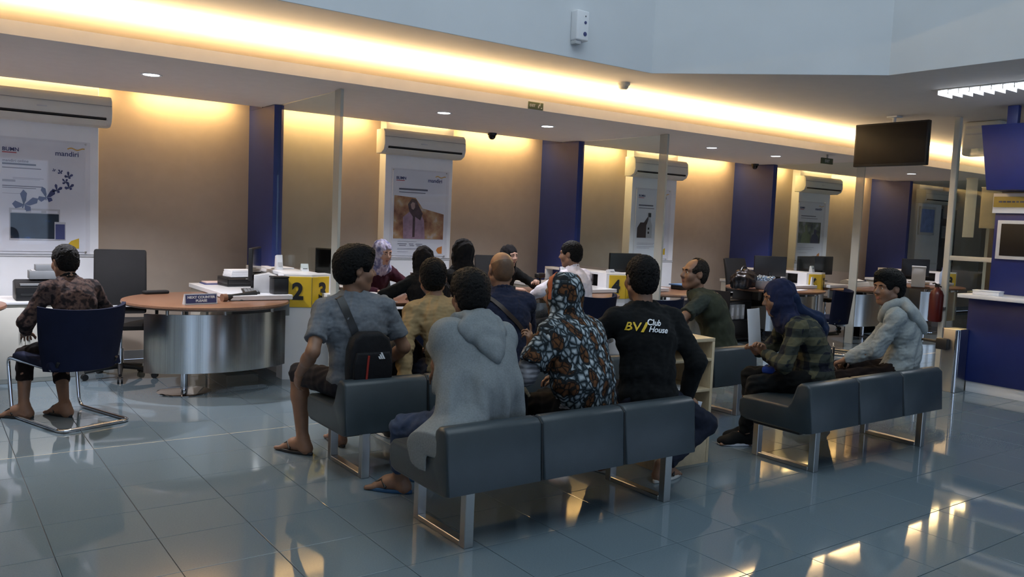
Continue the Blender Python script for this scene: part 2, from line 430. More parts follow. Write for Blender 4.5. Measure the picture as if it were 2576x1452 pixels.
prints('print', M['inklight'], t, [(x0 + .12, x0 + .36, .65, .655), (x0 + .12, x0 + .33, .64, .644), (x0 + .04, x0 + .20, .51, .514), (x0 + .04, x0 + .14, .615, .635)])
text('lettering', 'mandiri online', .035, M['ink'], t, (x0 + .04, -.0042, .79))
b = bm_new()
for u, v, s, a in ((.44, .735, .025, 0), (.49, .72, .04, .2), (.555, .69, .06, -.2), (.53, .635, .05, .4), (.56, .59, .07, 0), (.46, .56, .075, -.1), (.375, .49, .13, .1), (.20, .42, .17, -.2)): butterfly(b, x0 + u, v, s, a)
obj('butterfly_print', b, M['inkblue'], t, False)
poly('laptop_print', M['lgrey'], t, [(x0 + .09, .10), (x0 + .49, .10), (x0 + .49, .385), (x0 + .09, .385)], -.0045)
poly('screen_print', flat_noise('poster_screen_print', [(.35, (.008, .012, .02)), (.6, (.015, .03, .05)), (.72, (.03, .12, .45))], 6, 3), t, [(x0 + .10, .115), (x0 + .48, .115), (x0 + .48, .34), (x0 + .10, .34)], -.0057)
prints('print', M['paper'], t, [(x0 + .11, x0 + .22, .347, .368), (x0 + .26, x0 + .34, .347, .368), (x0 + .38, x0 + .47, .347, .368)], -.0057)
poly('phone_print', M['lgrey'], t, [(x0 + .445, .105), (x0 + .535, .105), (x0 + .535, .27), (x0 + .445, .27)], -.0068)
poly('phone_screen_print', M['inkblue'], t, [(x0 + .452, .112), (x0 + .528, .112), (x0 + .528, .25), (x0 + .452, .25)], -.0080)
poly('corner_print', M['yellow'], t, [(x0 + .55, .065), (x0 + .58, .10), (x0 + .645, .125), (x0 + .645, .03), (x0 + .60, .03)], -.0045)

t, x0, x1 = poster('white bank poster of a woman in a pink coat on an autumn terrace', 4.815, -.35, .36)
poly('photo_print', flat_noise('autumn_photo_print', [(.3, (.18, .08, .04)), (.45, (.42, .20, .10)), (.58, (.55, .36, .18)), (.7, (.62, .55, .5))], 7, 1), t, [(x0 + .02, .20), (x0 + .69, .20), (x0 + .69, .50), (x0 + .40, .56), (x0 + .30, .68), (x0 + .02, .70)], -.0045)
poly('coat_print', M_coat := mat('pink_coat_print', (.42, .27, .33), .6, var=.25, vscale=14), t, [(x0 + .15, .20), (x0 + .44, .20), (x0 + .42, .42), (x0 + .36, .52), (x0 + .24, .53), (x0 + .14, .45)], -.0057)
poly('hair_print', mat('brown_hair_print', (.10, .055, .05), .6, var=.3, vscale=30), t, [(x0 + .22, .52), (x0 + .20, .60), (x0 + .25, .67), (x0 + .31, .66), (x0 + .35, .58), (x0 + .40, .50), (x0 + .37, .42), (x0 + .30, .46), (x0 + .30, .22), (x0 + .27, .22), (x0 + .27, .46)], -.0068)
poly('face_print', mat('face_print', (.45, .30, .25), .6), t, [(x0 + .25, .55), (x0 + .235, .60), (x0 + .26, .63), (x0 + .29, .62), (x0 + .295, .57), (x0 + .275, .54)], -.0080)
prints('print', M['ink'], t, [(x0 + .08, x0 + .46, .765, .785), (x0 + .08, x0 + .43, .735, .743), (x0 + .08, x0 + .20, .135, .142), (x0 + .23, x0 + .29, .135, .142), (x0 + .32, x0 + .41, .135, .142), (x0 + .10, x0 + .19, .115, .122), (x0 + .24, x0 + .30, .115, .122), (x0 + .33, x0 + .39, .115, .122)])
prints('print', M['inklight'], t, [(x0 + .08, x0 + .33, .165, .17), (x0 + .08, x0 + .46, .085, .090), (x0 + .08, x0 + .43, .073, .078), (x0 + .08, x0 + .22, .045, .049)])
poly('corner_print', M['orange'], t, [(x0 + .60, .07), (x0 + .62, .10), (x0 + .68, .12), (x0 + .68, .03), (x0 + .63, .03)], -.0045)

t, x0, x1 = poster('white bank poster of a dark hand holding a bottle', 8.70, -.36, .30)
prints('print', M['ink'], t, [(x0 + .05, x0 + .34, .755, .775), (x0 + .05, x0 + .36, .72, .73)])
poly('sleeve_print', mat('dark_hand_print', (.055, .035, .035), .6, var=.3), t, [(x0 + .04, .30), (x0 + .04, .44), (x0 + .10, .52), (x0 + .17, .52), (x0 + .24, .60), (x0 + .28, .60), (x0 + .24, .48), (x0 + .22, .30)], -.0045)
poly('sleeve_print', mat('dark_hand_print', (.055, .035, .035)), t, [(x0 + .42, .30), (x0 + .44, .50), (x0 + .47, .54), (x0 + .53, .46), (x0 + .54, .30)], -.0045)
poly('bottle_print', M['lgrey'], t, [(x0 + .22, .30), (x0 + .22, .48), (x0 + .255, .56), (x0 + .255, .64), (x0 + .30, .64), (x0 + .30, .56), (x0 + .335, .48), (x0 + .335, .30)], -.0057)
prints('print', M['black'], t, [(x0 + .25, x0 + .28, .42, .45), (x0 + .25, x0 + .28, .36, .39), (x0 + .25, x0 + .305, .60, .66)], -.0069)
prints('print', M['inklight'], t, [(x0 + .05, x0 + .40, .22, .226), (x0 + .05, x0 + .38, .20, .206), (x0 + .05, x0 + .40, .17, .176), (x0 + .05, x0 + .3, .15, .156)])
poly('corner_print', M['yellow'], t, [(x0 + .55, .10), (x0 + .57, .13), (x0 + .63, .16), (x0 + .63, .06), (x0 + .58, .06)], -.0045)

t, x0, x1 = poster('white bank poster of two people in a garden', 12.50, -.36, .36)
prints('print', M['ink'], t, [(x0 + .08, x0 + .5, .755, .77), (x0 + .08, x0 + .55, .72, .728)])
poly('photo_print', flat_noise('garden_photo_print', [(.3, (.04, .05, .05)), (.5, (.16, .19, .14)), (.62, (.30, .33, .30)), (.75, (.4, .42, .5))], 9, 5), t, [(x0 + .03, .30), (x0 + .66, .30), (x0 + .66, .66), (x0 + .03, .66)], -.0045)
poly('person_print', mat('green_shirt_print', (.22, .27, .14), .6, var=.2), t, [(x0 + .10, .30), (x0 + .14, .46), (x0 + .22, .50), (x0 + .20, .60), (x0 + .27, .61), (x0 + .28, .50), (x0 + .36, .44), (x0 + .36, .30)], -.0057)
poly('person_print', mat('dark_blue_print', (.04, .05, .10), .6), t, [(x0 + .38, .30), (x0 + .42, .44), (x0 + .47, .46), (x0 + .47, .54), (x0 + .54, .54), (x0 + .54, .46), (x0 + .60, .42), (x0 + .62, .30)], -.0057)
prints('print', M['inklight'], t, [(x0 + .05, x0 + .5, .22, .226), (x0 + .05, x0 + .45, .19, .196), (x0 + .05, x0 + .3, .13, .136)])
poly('corner_print', M['orange'], t, [(x0 + .59, .08), (x0 + .61, .11), (x0 + .67, .14), (x0 + .67, .04), (x0 + .62, .04)], -.0045)

# far bay: framed notice and dark door
t = thing('notice_frame', 'pale blue framed notice on the unlit far wall', 'notice', (16.33, 8.56, 1.60))
bx('frame', M['lgrey'], t, -.30, .30, -.02, .0, 0, .56); bx('notice_sheet', mat('blue_notice_paper', (.20, .30, .62), .5, var=.2, vscale=8), t, -.25, .25, -.026, -.018, .05, .51)
b = bm_new(); box(b, 17.0, 17.75, WALL - .05, WALL, 0, 2.15, .004, 1); dr = struct('door_1', b, mat('dark_door_laminate', (.02, .022, .04), .4), 'dark door in the back wall of the far bay')
b = bm_new(); box(b, 17.62, 17.7, WALL - .09, WALL - .045, .98, 1.06, .008); obj('door_handle', b, M['satin'], dr)
for k, z in enumerate((1.55, 1.95)):
    t = thing('picture_frame', ['small dark picture frame on the far door, lower one', 'small dark picture frame on the far door, upper one'][k], 'frame', (17.3, WALL - .05, z))
    bx('frame', M['grey'], t, -.15, .15, -.02, 0, 0, .25); bx('picture', M['ink'], t, -.12, .12, -.024, -.018, .03, .22)

# ---------------- downlights
def downlight(x, y, lab, power=6):
    t = thing('downlight', lab, 'ceiling light', (x, y, SOF), 0, 'recessed downlights in the soffit')
    b = bm_new(); lathe(b, [(.062, -.002), (.078, -.006), (.084, -.002), (.084, .0)], 28); obj('trim_ring', b, M['white'], t)
    b = bm_new(); lathe(b, [(.060, -.0035), (.060, -.001)], 28); obj('lens', b, M['lens'], t)
    l = bpy.data.lights.new('downlight_lamp', 'SPOT'); l.energy = power; l.color = (.88, .90, 1.0); l.spot_size = math.radians(112); l.spot_blend = .6; l.shadow_soft_size = .035
    o = bpy.data.objects.new('downlight_lamp', l); COL.objects.link(o); o.parent = t; o.location = (0, 0, -.02)
    return t
for x, lab in ((1.54, 'glowing recessed downlight left of the first lit fin, over counter 2'), (4.25, 'glowing recessed downlight over counter 3, beside the woman poster'), (5.55, 'glowing recessed downlight over counter 4, left of the second fin'),
               (8.2, 'glowing recessed downlight left of the third fin, first of two'), (9.5, 'glowing recessed downlight left of the third fin, second of two'), (13.0, 'glowing recessed downlight below the hanging television'), (.2, 'recessed downlight over counter 1')):
    downlight(x, 7.12, lab, 105 if x < 3 else 62)

# exit sign, small sign, smoke detector, cameras, dispenser
t = thing('exit_sign', 'small green exit sign on the soffit fascia', 'sign', (4.68, FY, 2.552))
bx('plate', mat('exit_green', (.10, .12, .055), .5), t, -.085, .085, -.012, 0, .0, .066, .002)
text('lettering', 'EXIT', .032, M['cream'], t, (-.076, -.0125, .022), bold=.001)
b = bm_new(); box(b, .022, .034, -.0135, -.012, .015, .035); box(b, .03, .05, -.0135, -.012, .035, .048); box(b, .055, .07, -.0135, -.012, .012, .022); uvs(b, (.045, -.0125, .054), .005); obj('running_figure', b, M['cream'], t)
t = thing('exit_sign', 'small exit sign hanging under the far end of the soffit', 'sign', (9.63, 6.42, SOF - .12))
bx('plate', mat('exit_green', (.10, .12, .055)), t, -.12, .12, -.012, .012, 0, .075, .002); bx('bracket', M['satin'], t, -.02, .02, -.004, .004, .075, .12, .001)
text('lettering', 'EXIT', .05, M['cream'], t, (-.06, -.0125, .02), bold=.001)
t = thing('smoke_detector', 'round white smoke detector on the low ceiling', 'smoke detector', (5.42, 5.82, CEIL))
b = bm_new(); lathe(b, [(.062, 0), (.062, -.018), (.05, -.03)], 24); obj('base', b, M['cream'], t)
b = bm_new(); lathe(b, [(.048, -.028), (.045, -.045), (.03, -.06), (0, -.062)], 24); obj('sensor_head', b, M['cream'], t)
t = thing('dome_camera', 'small black dome camera under the soffit edge', 'camera', (5.58, 8.22, SOF))
b = bm_new(); lathe(b, [(.055, 0), (.055, -.02), (.048, -.03)], 20); obj('mount_ring', b, M['black'], t)
b = bm_new(); lathe(b, [(.046, -.028), (.04, -.055), (.022, -.075), (0, -.08)], 20); obj('dome', b, M['screen'], t)
t = thing('dome_camera', 'dark dome camera beside the third fin', 'camera', (10.45, 8.2, SOF))
b = bm_new(); lathe(b, [(.055, 0), (.055, -.02), (.048, -.03)], 20); obj('mount_ring', b, M['black'], t)
b = bm_new(); lathe(b, [(.046, -.028), (.04, -.055), (.022, -.075), (0, -.08)], 20); obj('dome', b, M['screen'], t)
t = thing('air_freshener', 'white wall dispenser with dark spots on the atrium wall', 'dispenser', (4.372, EY, 2.95))
b = bm_new(); box(b, -.065, .065, -.085, 0, .03, .27, .014, 3); obj('case', b, M['panelwhite'], t)
b = bm_new(); box(b, -.06, .0, -.07, 0, 0, .035, .01, 2); obj('outlet_foot', b, M['lgrey'], t)
for z, r, n in ((.225, .006, 'indicator'), (.175, .012, 'sensor_eye'), (.085, .017, 'nozzle')):
    b = bm_new(); lathe(b, [(r, 0), (r, .006), (r * .6, .008)], 14); o = obj(n, b, M['grey'] if n == 'indicator' else M['inkblue'], t); o.rotation_euler = (PI / 2, 0, 0); o.location = (.02, -.083, z)

# ---------------- troffer lamp in the low ceiling on the right
t = thing('louvre_lamp', 'bright white louvred fluorescent lamp in the low ceiling', 'ceiling light', (7.62, 3.32, CEIL))
bx('housing', M['lgrey'], t, -.15, .15, -.65, .65, -.006, 0, .002)
for x in (-.065, .065):
    b = bm_new(); tube(b, [(x, -.6, -.014), (x, .6, -.014)], .010, 10); obj('tube', b, M['tube'], t)
for k in range(14):
    b = bm_new(); box(b, -.13, .13, -.6 + k * .092, -.592 + k * .092, -.045, -.006); obj('louvre_blade', b, M['panelwhite'], t)
area('louvre_lamp_light', (7.62, 3.32, CEIL - .06), (0, 0, 0), .25, 1.2, 8, (.85, .92, 1.0))

# ---------------- television
t = thing('television', 'black flat television hung from the ceiling on a pole', 'television', (8.8, 5.08, 2.30))
R6 = Matrix.Rotation(math.radians(0), 3, 'Y')
bx('casing', M['black'], t, -.03, .03, -.425, .425, 0, .48, .008); bx('screen', mat('matt_tv_screen', (.010, .007, .006), .5, spec=.3), t, -.034, -.028, -.405, .405, .03, .46, .001)
b = bm_new(); tube(b, [(.03, .0, .35), (.03, 0, .55)], .02, 12); obj('pole', b, M['white'], t); bx('ceiling_plate', M['white'], t, -.03, .09, -.06, .06, .535, .55, .002)

# ---------------- glass partitions in front of the fins
GL = ['clear glass partition with pale edge over the counter 2 and 3 post', 'clear glass partition with pale edge over the counter 4 post', 'clear glass partition with pale edge over the counter 6 and 7 post', 'clear glass partition in the far unlit bay']
for k, x in enumerate(FINS[1:]):
    xo = x + .045
    t = thing('glass_partition', GL[k], 'glass partition', (xo, 6.5, 0), 0, 'glass partitions in front of the blue fins')
    z0 = .0 if k else .0
    b = bm_new(); box(b, -.008, .008, .12, 1.47, 1.0, SOF - .01); obj('pane', b, M['glass'], t, False)
    b = bm_new(); box(b, -.014, .014, 0, .12, 0, SOF - .004, .003, 1); obj('edge_strip', b, M['frost'], t)

# ================================================================== FURNITURE
# ---------------- teller desks: round wooden top, curved steel front, white return desk
def desk(fx, m, lab):
    t = thing('teller_desk', lab, 'desk', (fx, 0, 0), 0, 'teller desks along the back wall')
    cx = m * .83; cy = 7.20
    b = bm_new(); lathe(b, [(.655, .705), (.67, .712), (.675, .722), (.67, .737), (.66, .740)], 64, (cx, cy, 0)); obj('tabletop', b, M['wood'], t)
    # curved steel modesty panel
    b = bm_new(); cyc = 7.57; n = 28; R = .89
    pts = []
    for s, r in ((1, R), (-1, R - .02)):
        for i in range(n + 1):
            a = math.radians(-40 + 80 * i / n) * s
            pts.append((cx + r * math.sin(a), cyc - r * math.cos(a)))
    prism(b, pts, .195, .665); obj('modesty_panel', b, M['steel'], t, 30)
    b = bm_new(); prism(b, [(x, y) for x, y in pts], .665, .705) if False else None; b.free()
    for s in (-.42, .0, .42):
        b = bm_new(); yy = cyc - math.sqrt((R - .01) ** 2 - s * s); lathe(b, [(.014, .66), (.014, .706)], 12, (cx + s, yy, 0)); obj('standoff', b, M['satin'], t)
    lx = cx - .24 if m < 0 else cx + .24
    b = bm_new(); lathe(b, [(.028, .012), (.028, .705)], 18, (lx, 6.98, 0)); obj('leg', b, M['chrome'], t)
    b = bm_new(); lathe(b, [(.21, 0), (.21, .006), (.19, .012), (.03, .020)], 36, (lx, 6.98, 0)); obj('base_plate', b, M['chrome'], t)
    xa, xb = sorted((m * .16, m * .70))
    b = bm_new(); box(b, xa, xb, 6.98, 8.30, .745, .785, .003, 1); obj('return_top', b, M['panelwhite'], t)
    b = bm_new(); box(b, xa + .02, xb - .02, 7.0, 7.03, .60, .744, .002, 1); obj('apron', b, M['grey'], t)
    xq = (m * .685); b = bm_new(); box(b, min(xq, xq - m * .02), max(xq, xq - m * .02), 7.75, 8.28, 0, .744, .002, 1); obj('side_panel', b, M['cream'], t)
    b = bm_new(); box(b, min(m * .2, m * .5), max(m * .2, m * .5), 7.72, 8.28, .04, .66, .004, 1); obj('drawer_pedestal', b, M['cream'], t)
    return t
desk(-.95, 1, 'teller desk of counter 1 at the edge of the picture, only its rim showing')
desk(2.85, -1, 'teller desk of counter 2 with round brown top and curved steel front')
desk(2.85, 1, 'teller desk of counter 3 where the teller in maroon sits')
desk(6.725, -1, 'teller desk of counter 4 where the smiling teller sits')
desk(6.725, 1, 'teller desk of counter 5 behind the man in black')
desk(10.615, -1, 'teller desk of counter 6 with the bowl of wrapped sweets')
desk(10.615, 1, 'teller desk of counter 7 behind the glass edge')
desk(14.55, -1, 'teller desk of counter 8 in the unlit far bay')

def divider(fx, na, nb, lab):
    t = thing('counter_divider', lab, 'cabinet', (fx + .045, 0, 0), 0, 'white dividers between the teller desks')
    w = .16; pw = .225
    b = bm_new(); prism(b, [(-pw, 7.15), (0, 7.06), (pw, 7.15), (pw, 7.30), (-pw, 7.30)], 0, .955, 0, 'XY', .002); obj('post', b, M['panelwhite'], t, 20)
    bx('top_board', M['panelwhite'], t, -w, w, 7.302, 8.4, .925, .955, .002)
    for s in (-1, 1):
        bx('side_panel', M['panelwhite'], t, min(s * w, s * (w - .02)), max(s * w, s * (w - .02)), 7.302, 8.4, 0, .785, .002)
    bx('rear_panel', M['panelwhite'], t, -w, w, 8.38, 8.4, .79, .924, .001); bx('middle_board', M['black'], t, -.01, .01, 7.31, 8.37, .79, .924, .001)
    bx('shelf', M['black'], t, -w + .022, w - .022, 7.31, 8.37, .755, .785, .001)
    for k in range(2):
        bx('upright', M['panelwhite'], t, -w + .002, w - .002, 7.62 + .4 * k, 7.64 + .4 * k, .786, .924, .001)
    # yellow number panels on the two front faces
    ang = math.atan2(.09, pw)
    for s, num in ((-1, na), (1, nb)):
        if not num: continue
        b = bm_new(); L = pw / math.cos(ang); box(b, -L / 2 + (.035 if s < 0 else .0), L / 2 - (.0 if s < 0 else .035), -.010, -.002, .66, .935, .002, 1)
        o = obj('number_sign', b, M['yellow'], t); o.location = (s * pw / 2, 7.105, 0); o.rotation_euler = (0, 0, s * ang)
        o2 = text('numeral', num, .205, M['black'], o, (0.0, -.0125, .735), align='CENTER', bold=.008, sx=.95)
    return t
divider(-1.04, '', '1', 'white counter divider beyond the seated man in the floral shirt')
divider(2.85, '2', '3', 'white counter divider with yellow signs behind the man with the sling bag')
divider(6.725, '4', '5', 'white counter divider with one yellow sign showing, behind the man in black')
divider(10.615, '6', '7', 'white counter divider with two yellow signs beside the glass edge')
divider(14.55, '8', '', 'white counter divider in the unlit far bay')

# ---------------- benches
def bench(x, y, lab, L=1.62):
    t = thing('waiting_bench', lab, 'bench', (x, y, 0), 0, 'slate grey waiting benches')
    n = 3; w = L / n; D = .56
    prof = [(.0, .275), (.045, .262), (.50, .262), (D - .02, .275), (D, .31), (D, .385), (D - .03, .415), (.185, .415), (.165, .44), (.125, .555), (.10, .575), (.05, .575), (.022, .55)]
    for k in range(n):
        b = bm_new(); prism(b, prof, k * w + .003, (k + 1) * w - .003, 0, 'YZ', .016); obj('cushion', b, M['vinyl'], t, 50)
    b = bm_new()
    for k in range(1, n): prism(b, [(y_ * .985 + .006, z_ * .985 + .005) for y_, z_ in prof], k * w - .004, k * w + .004, 0, 'YZ')
    obj('seam_piping', b, M['seam'], t, 40)
    bx('frame_rail', M['black'], t, .06, L - .06, .12, .48, .235, .262, .004)
    for xx in (.16, L - .16):
        b = bm_new(); h = .026
        for ya, yb, za, zb in ((.05, .05 + .045, 0, .265), (.485, .53, 0, .265), (.0951, .4849, 0, .026)):
            box(b, xx - .025, xx + .025, ya, yb, za, zb, .003, 1)
        obj('leg_frame', b, M['satin'], t)
    return t
bench(1.885, 3.02, 'nearest slate vinyl bench with three seats, under the boy in the grey hoodie')
bench(1.92, 4.17, 'slate vinyl bench in the second row under the man with the sling bag')
bench(4.46, 2.95, 'slate vinyl bench on the right under the woman in a plaid shirt')
bench(4.0, 4.24, 'slate vinyl bench behind the birch shelf under the man in the olive vest')

# ---------------- birch shelf unit
t = thing('shelf_unit', 'pale birch open shelf unit standing between the benches', 'shelf', (4.165, 3.49, 0), math.radians(-3))
wd, dp, ht = .47, .36, .815
for x in (-wd, -.022): bx('side_panel', M['birch'], t, x, x + .022, 0, dp, 0, ht - .023, .001)
bx('top_board', M['birch'], t, -wd, 0, 0, dp, ht - .022, ht, .001)
for z in (.23, .488, .685): bx('shelf_board', M['birch'], t, -wd + .023, -.023, .0, dp - .012, z - .018, z, .001)
bx('back_panel', M['birch'], t, -wd + .023, -.023, dp - .01, dp, .0, ht - .023, .001)
bx('front_panel', M['birch'], t, -wd + .023, -.023, .002, .018, .0, .211, .001)
t = thing('paper_sheet', 'white paper lying on the middle board of the birch shelf', 'paper', (3.93, 3.62, .4885), .15)
b = bm_new(); box(b, -.12, .10, -.08, .08, 0, .004, .001, 1); obj('sheet', b, M['paper'], t)

# ---------------- navy cantilever visitor chairs
def visitor_chair(lab, x, y, rz):
    t = thing('visitor_chair', lab, 'chair', (x, y, 0), rz, 'navy cantilever visitor chairs')
    for s in (-1, 1):
        b = bm_new(); tube(b, fillet([(0, -.36, .014), (s * .235, -.36, .014), (s * .235, .30, .014), (s * .235, .36, .42), (s * .22, -.20, .40)], .06, 6), .0125, 10)
        obj('tube_frame', b, M['chrome'], t, 60)
    b = bm_new()
    prism(b, [(-.24, .40), (.26, .415), (.29, .43), (.28, .455), (.24, .47), (-.22, .455)], -.245, .245, 0, 'YZ', .015); obj('seat', b, M['navyfab'], t, 50)
    b = bm_new(); n = 14; rows = []
    for j in range(9):
        z = .385 + (.80 - .385) * j / 8; row = []
        for i in range(n + 1):
            u = -1 + 2 * i / n; hw = .305 * (1 - .18 * (1 - j / 8) ** 2) ; row.append((hw * math.sin(u * 1.15) / math.sin(1.15), -.30 + .15 * (u * u) - .04 * j / 8, z + .025 * u * u * j / 8))
        rows.append(row)
    fr = [[b.verts.new(p) for p in r] for r in rows]; bk = [[b.verts.new((p[0] * .95, p[1] + .028, p[2])) for p in r] for r in rows]
    for j in range(8):
        for i in range(n):
            b.faces.new((fr[j][i], fr[j][i + 1], fr[j + 1][i + 1], fr[j + 1][i])); b.faces.new((bk[j][i + 1], bk[j][i], bk[j + 1][i], bk[j + 1][i + 1]))
    for i in range(n):
        b.faces.new((fr[0][i + 1], fr[0][i], bk[0][i], bk[0][i + 1])); b.faces.new((fr[8][i], fr[8][i + 1], bk[8][i + 1], bk[8][i]))
    for j in range(8):
        b.faces.new((fr[j][0], fr[j + 1][0], bk[j + 1][0], bk[j][0])); b.faces.new((fr[j + 1][n], fr[j][n], bk[j][n], bk[j + 1][n]))
    bmesh.ops.recalc_face_normals(b, faces=b.faces[:]); obj('backrest', b, M['navyfab'], t, 60)
    for q in (-.2, .2):
        b = bm_new(); tube(b, [(q, -.215, .405), (q, -.25, .45)], .011, 8); obj('back_bracket', b, M['black'], t)
    return t
c0 = visitor_chair('navy cantilever chair with chrome tube base under the man in the floral shirt', .86, 6.40, math.radians(20))
VC = [(3.60, 6.22, 8, 'navy cantilever chair at counter 3 under the first black-veiled customer'), (4.22, 6.30, -6, 'navy cantilever chair at counter 3 under the second black-veiled customer'),
      (5.46, 6.32, 8, 'navy cantilever chair at counter 4 under the man in the white shirt'), (6.03, 5.95, -8, 'empty navy cantilever chair at counter 4 behind the man in black'),
      (9.55, 6.25, 20, 'empty navy cantilever chair at counter 6 beside the olive vest'), (-.24, 6.1, 10, 'navy cantilever chair cut off at the edge of the picture, counter 1')]
for x, y, a, lab in VC: dup(c0, (x, y, 0), math.radians(a), lab, 'navy cantilever visitor chairs')

# ---------------- teller office chairs
def office_chair(lab, x, y, rz):
    t = thing('office_chair', lab, 'chair', (x, y, 0), rz, 'black teller office chairs')
    b = bm_new(); prism(b, [(-.22, .45), (.20, .44), (.24, .455), (.24, .48), (.18, .50), (-.22, .505)], -.24, .24, 0, 'YZ', .02); obj('seat', b, M['darkfab'], t, 50)
    b = bm_new(); prism(b, [(-.24, .54), (-.20, .54), (-.19, .75), (-.235, .95), (-.29, 1.11), (-.33, 1.10), (-.29, .95), (-.25, .75)], -.215, .215, 0, 'YZ', .018); obj('backrest', b, M['darkfab'], t, 50)
    b = bm_new(); box(b, -.216, .216, -.262, -.18, .60, .615, .003, 1); obj('lumbar_band', b, M['lgrey'], t)
    b = bm_new(); box(b, -.035, .035, -.27, -.20, .42, .60, .008); obj('back_spine', b, M['black'], t)
    for s in (-1, 1):
        b = bm_new(); tube(b, fillet([(s * .22, .02, .44), (s * .29, .02, .46), (s * .29, .03, .66)], .03), .014, 8); box(b, s * .29 - .03, s * .29 + .03, -.12, .14, .66, .685, .010); obj('armrest', b, M['black'], t)
    b = bm_new(); lathe(b, [(.028, .10), (.028, .26), (.018, .262), (.018, .44)], 14); obj('gas_column', b, M['chrome'], t)
    for k in range(5):
        a = 2 * PI * k / 5 + .3; c, s = math.cos(a), math.sin(a)
        b = bm_new(); tube(b, [(0, 0, .105), (c * .16, s * .16, .09), (c * .29, s * .29, .068)], .018, 8, rad=[.026, .02, .014]); o = obj('base_arm', b, M['black'], t)
        b = bm_new()
        for q in (-.014, .014):
            tube(b, [(c * .29 - s * (q - .008), s * .29 + c * (q - .008), .027), (c * .29 - s * (q + .008), s * .29 + c * (q + .008), .027)], .027, 12)
        obj('caster', b, M['black'], o)
    return t
o0 = office_chair('empty black high-back office chair behind counter 2', 1.45, 7.80, math.radians(170))
OC = [(3.95, 7.66, 190, 'black office chair of the teller in maroon'), (5.36, 7.66, 160, 'black office chair of the smiling teller'), (7.75, 7.85, 180, 'empty black office chair behind the man in the olive vest'),
      (9.9, 7.75, 175, 'empty black office chair behind the sweets bowl'), (12.0, 7.85, 180, 'empty black office chair beyond the glass edge'), (.15, 7.95, 190, 'black office chair behind counter 1')]
for x, y, a, lab in OC: dup(o0, (x, y, 0), math.radians(a), lab, 'black teller office chairs')

# ---------------- desk equipment
t = thing('counter_sign', 'navy tabletop sign reading next counter please, on the round desk', 'sign', (1.86, 6.80, .741), math.radians(8))
b = bm_new(); prism(b, [(0, 0), (.05, 0), (.012, .085), (.008, .085)], -.135, .135, 0, 'YZ', .001); obj('stand', b, M['white'], t)
tilt = math.atan2(.008, .085)
b = bm_new(); box(b, -.125, .125, -.003, 0, .010, .077); o = obj('plate', b, M['inkblue'], t); o.rotation_euler = (-tilt, 0, 0)
text('lettering', 'NEXT COUNTER', .0265, M['paper'], o, (0, -.0045, .048), align='CENTER', bold=.0012, sx=1.12)
text('lettering', 'PLEASE', .0265, M['paper'], o, (0, -.0045, .020), align='CENTER', bold=.0012, sx=1.12)

def phone(lab, x, y, z, rz):
    t = thing('desk_phone', lab, 'telephone', (x, y, z), rz)
    b = bm_new(); prism(b, [(-.10, 0), (.10, 0), (.10, .055), (-.10, .022)], -.085, .085, 0, 'YZ', .004); obj('base', b, M['black'], t)
    b = bm_new(); tube(b, [(-.06, -.09, .05), (-.06, -.06, .062), (-.06, .05, .082), (-.06, .09, .082)], .018, 10, rad=[.024, .016, .016, .024]); obj('handset', b, M['black'], t)
    return t
def handset(lab, x, y, z, rz):
    t = thing('barcode_reader', lab, 'scanner', (x, y, z), rz)
    b = bm_new(); tube(b, [(-.14, 0, .03), (-.08, 0, .034), (.04, 0, .045), (.15, 0, .055)], .02, 10, rad=[.030, .022, .022, .028]); obj('grip', b, M['black'], t, 60)
    b = bm_new(); tube(b, [(-.17, 0, .03), (-.13, 0, .03)], .034, 14); obj('scan_head', mat_brown, t) if False else obj('scan_head', b, M['wood'], t)
    b = bm_new(); lathe(b, [(.045, 0), (.04, .012), (.015, .02), (.012, .03)], 16); obj('foot', b, M['black'], t)
handset('black handheld reader on the round desk of counter 2', 2.24, 7.02, .741, .25)
def monitor(lab, x, y, rz, z=.785, w=.48, h=.29):
    t = thing('computer_monitor', lab, 'monitor', (x, y, z), rz, 'black computer monitors on the teller desks')
    b = bm_new(); box(b, -w / 2, w / 2, -.018, .018, .10, .10 + h, .008); obj('casing', b, M['black'], t)
    b = bm_new(); box(b, -w / 2 + .015, w / 2 - .015, -.0205, -.017, .118, .10 + h - .015); obj('screen', b, M['screen'], t)
    b = bm_new(); box(b, -.025, .025, .0, .03, .01, .16, .004); obj('neck', b, M['black'], t)
    b = bm_new(); lathe(b, [(.10, 0), (.10, .008), (.03, .014)], 24); obj('foot', b, M['black'], t)
    return t
m0 = monitor('black monitor seen edge-on on the desk of counter 2', 2.53, 7.52, math.radians(62))
for x, y, a, lab in ((3.32, 7.5, -60, 'black monitor on the desk of counter 3, turned to the teller in maroon'), (6.35, 7.55, 55, 'black monitor on the desk of counter 4, beside the red box'), (7.28, 7.62, 172, 'black monitor on the desk of counter 5, above the number 4 sign'),
                     (9.98, 7.45, 150, 'black monitor on the desk of counter 6, right of the sweets bowl'), (11.05, 7.6, 186, 'first black monitor beyond the number 6 and 7 signs'), (11.62, 7.7, 175, 'second black monitor beyond the number 6 and 7 signs'), (13.6, 7.25, 150, 'black monitor beside the white box at counter 8')):
    o = dup(m0, (x, y, .785), math.radians(a), lab, 'black computer monitors on the teller desks')
def tray(lab, x, y, z, rz):
    t = thing('document_tray', lab, 'tray', (x, y, z), rz)
    bx('tray_base', M['black'], t, -.16, .16, -.12, .12, 0, .02); bx('tray_side', M['black'], t, -.16, -.15, -.12, .12, .02, .075); bx('tray_side', M['black'], t, .15, .16, -.12, .12, .02, .075); bx('tray_front', M['black'], t, -.149, .149, -.12, -.11, .02, .07); bx('tray_lid', M['black'], t, -.16, .16, -.115, .12, .076, .088)
    return t
tray('black document tray on the white return desk of counter 2', 2.52, 7.95, .786, .1)
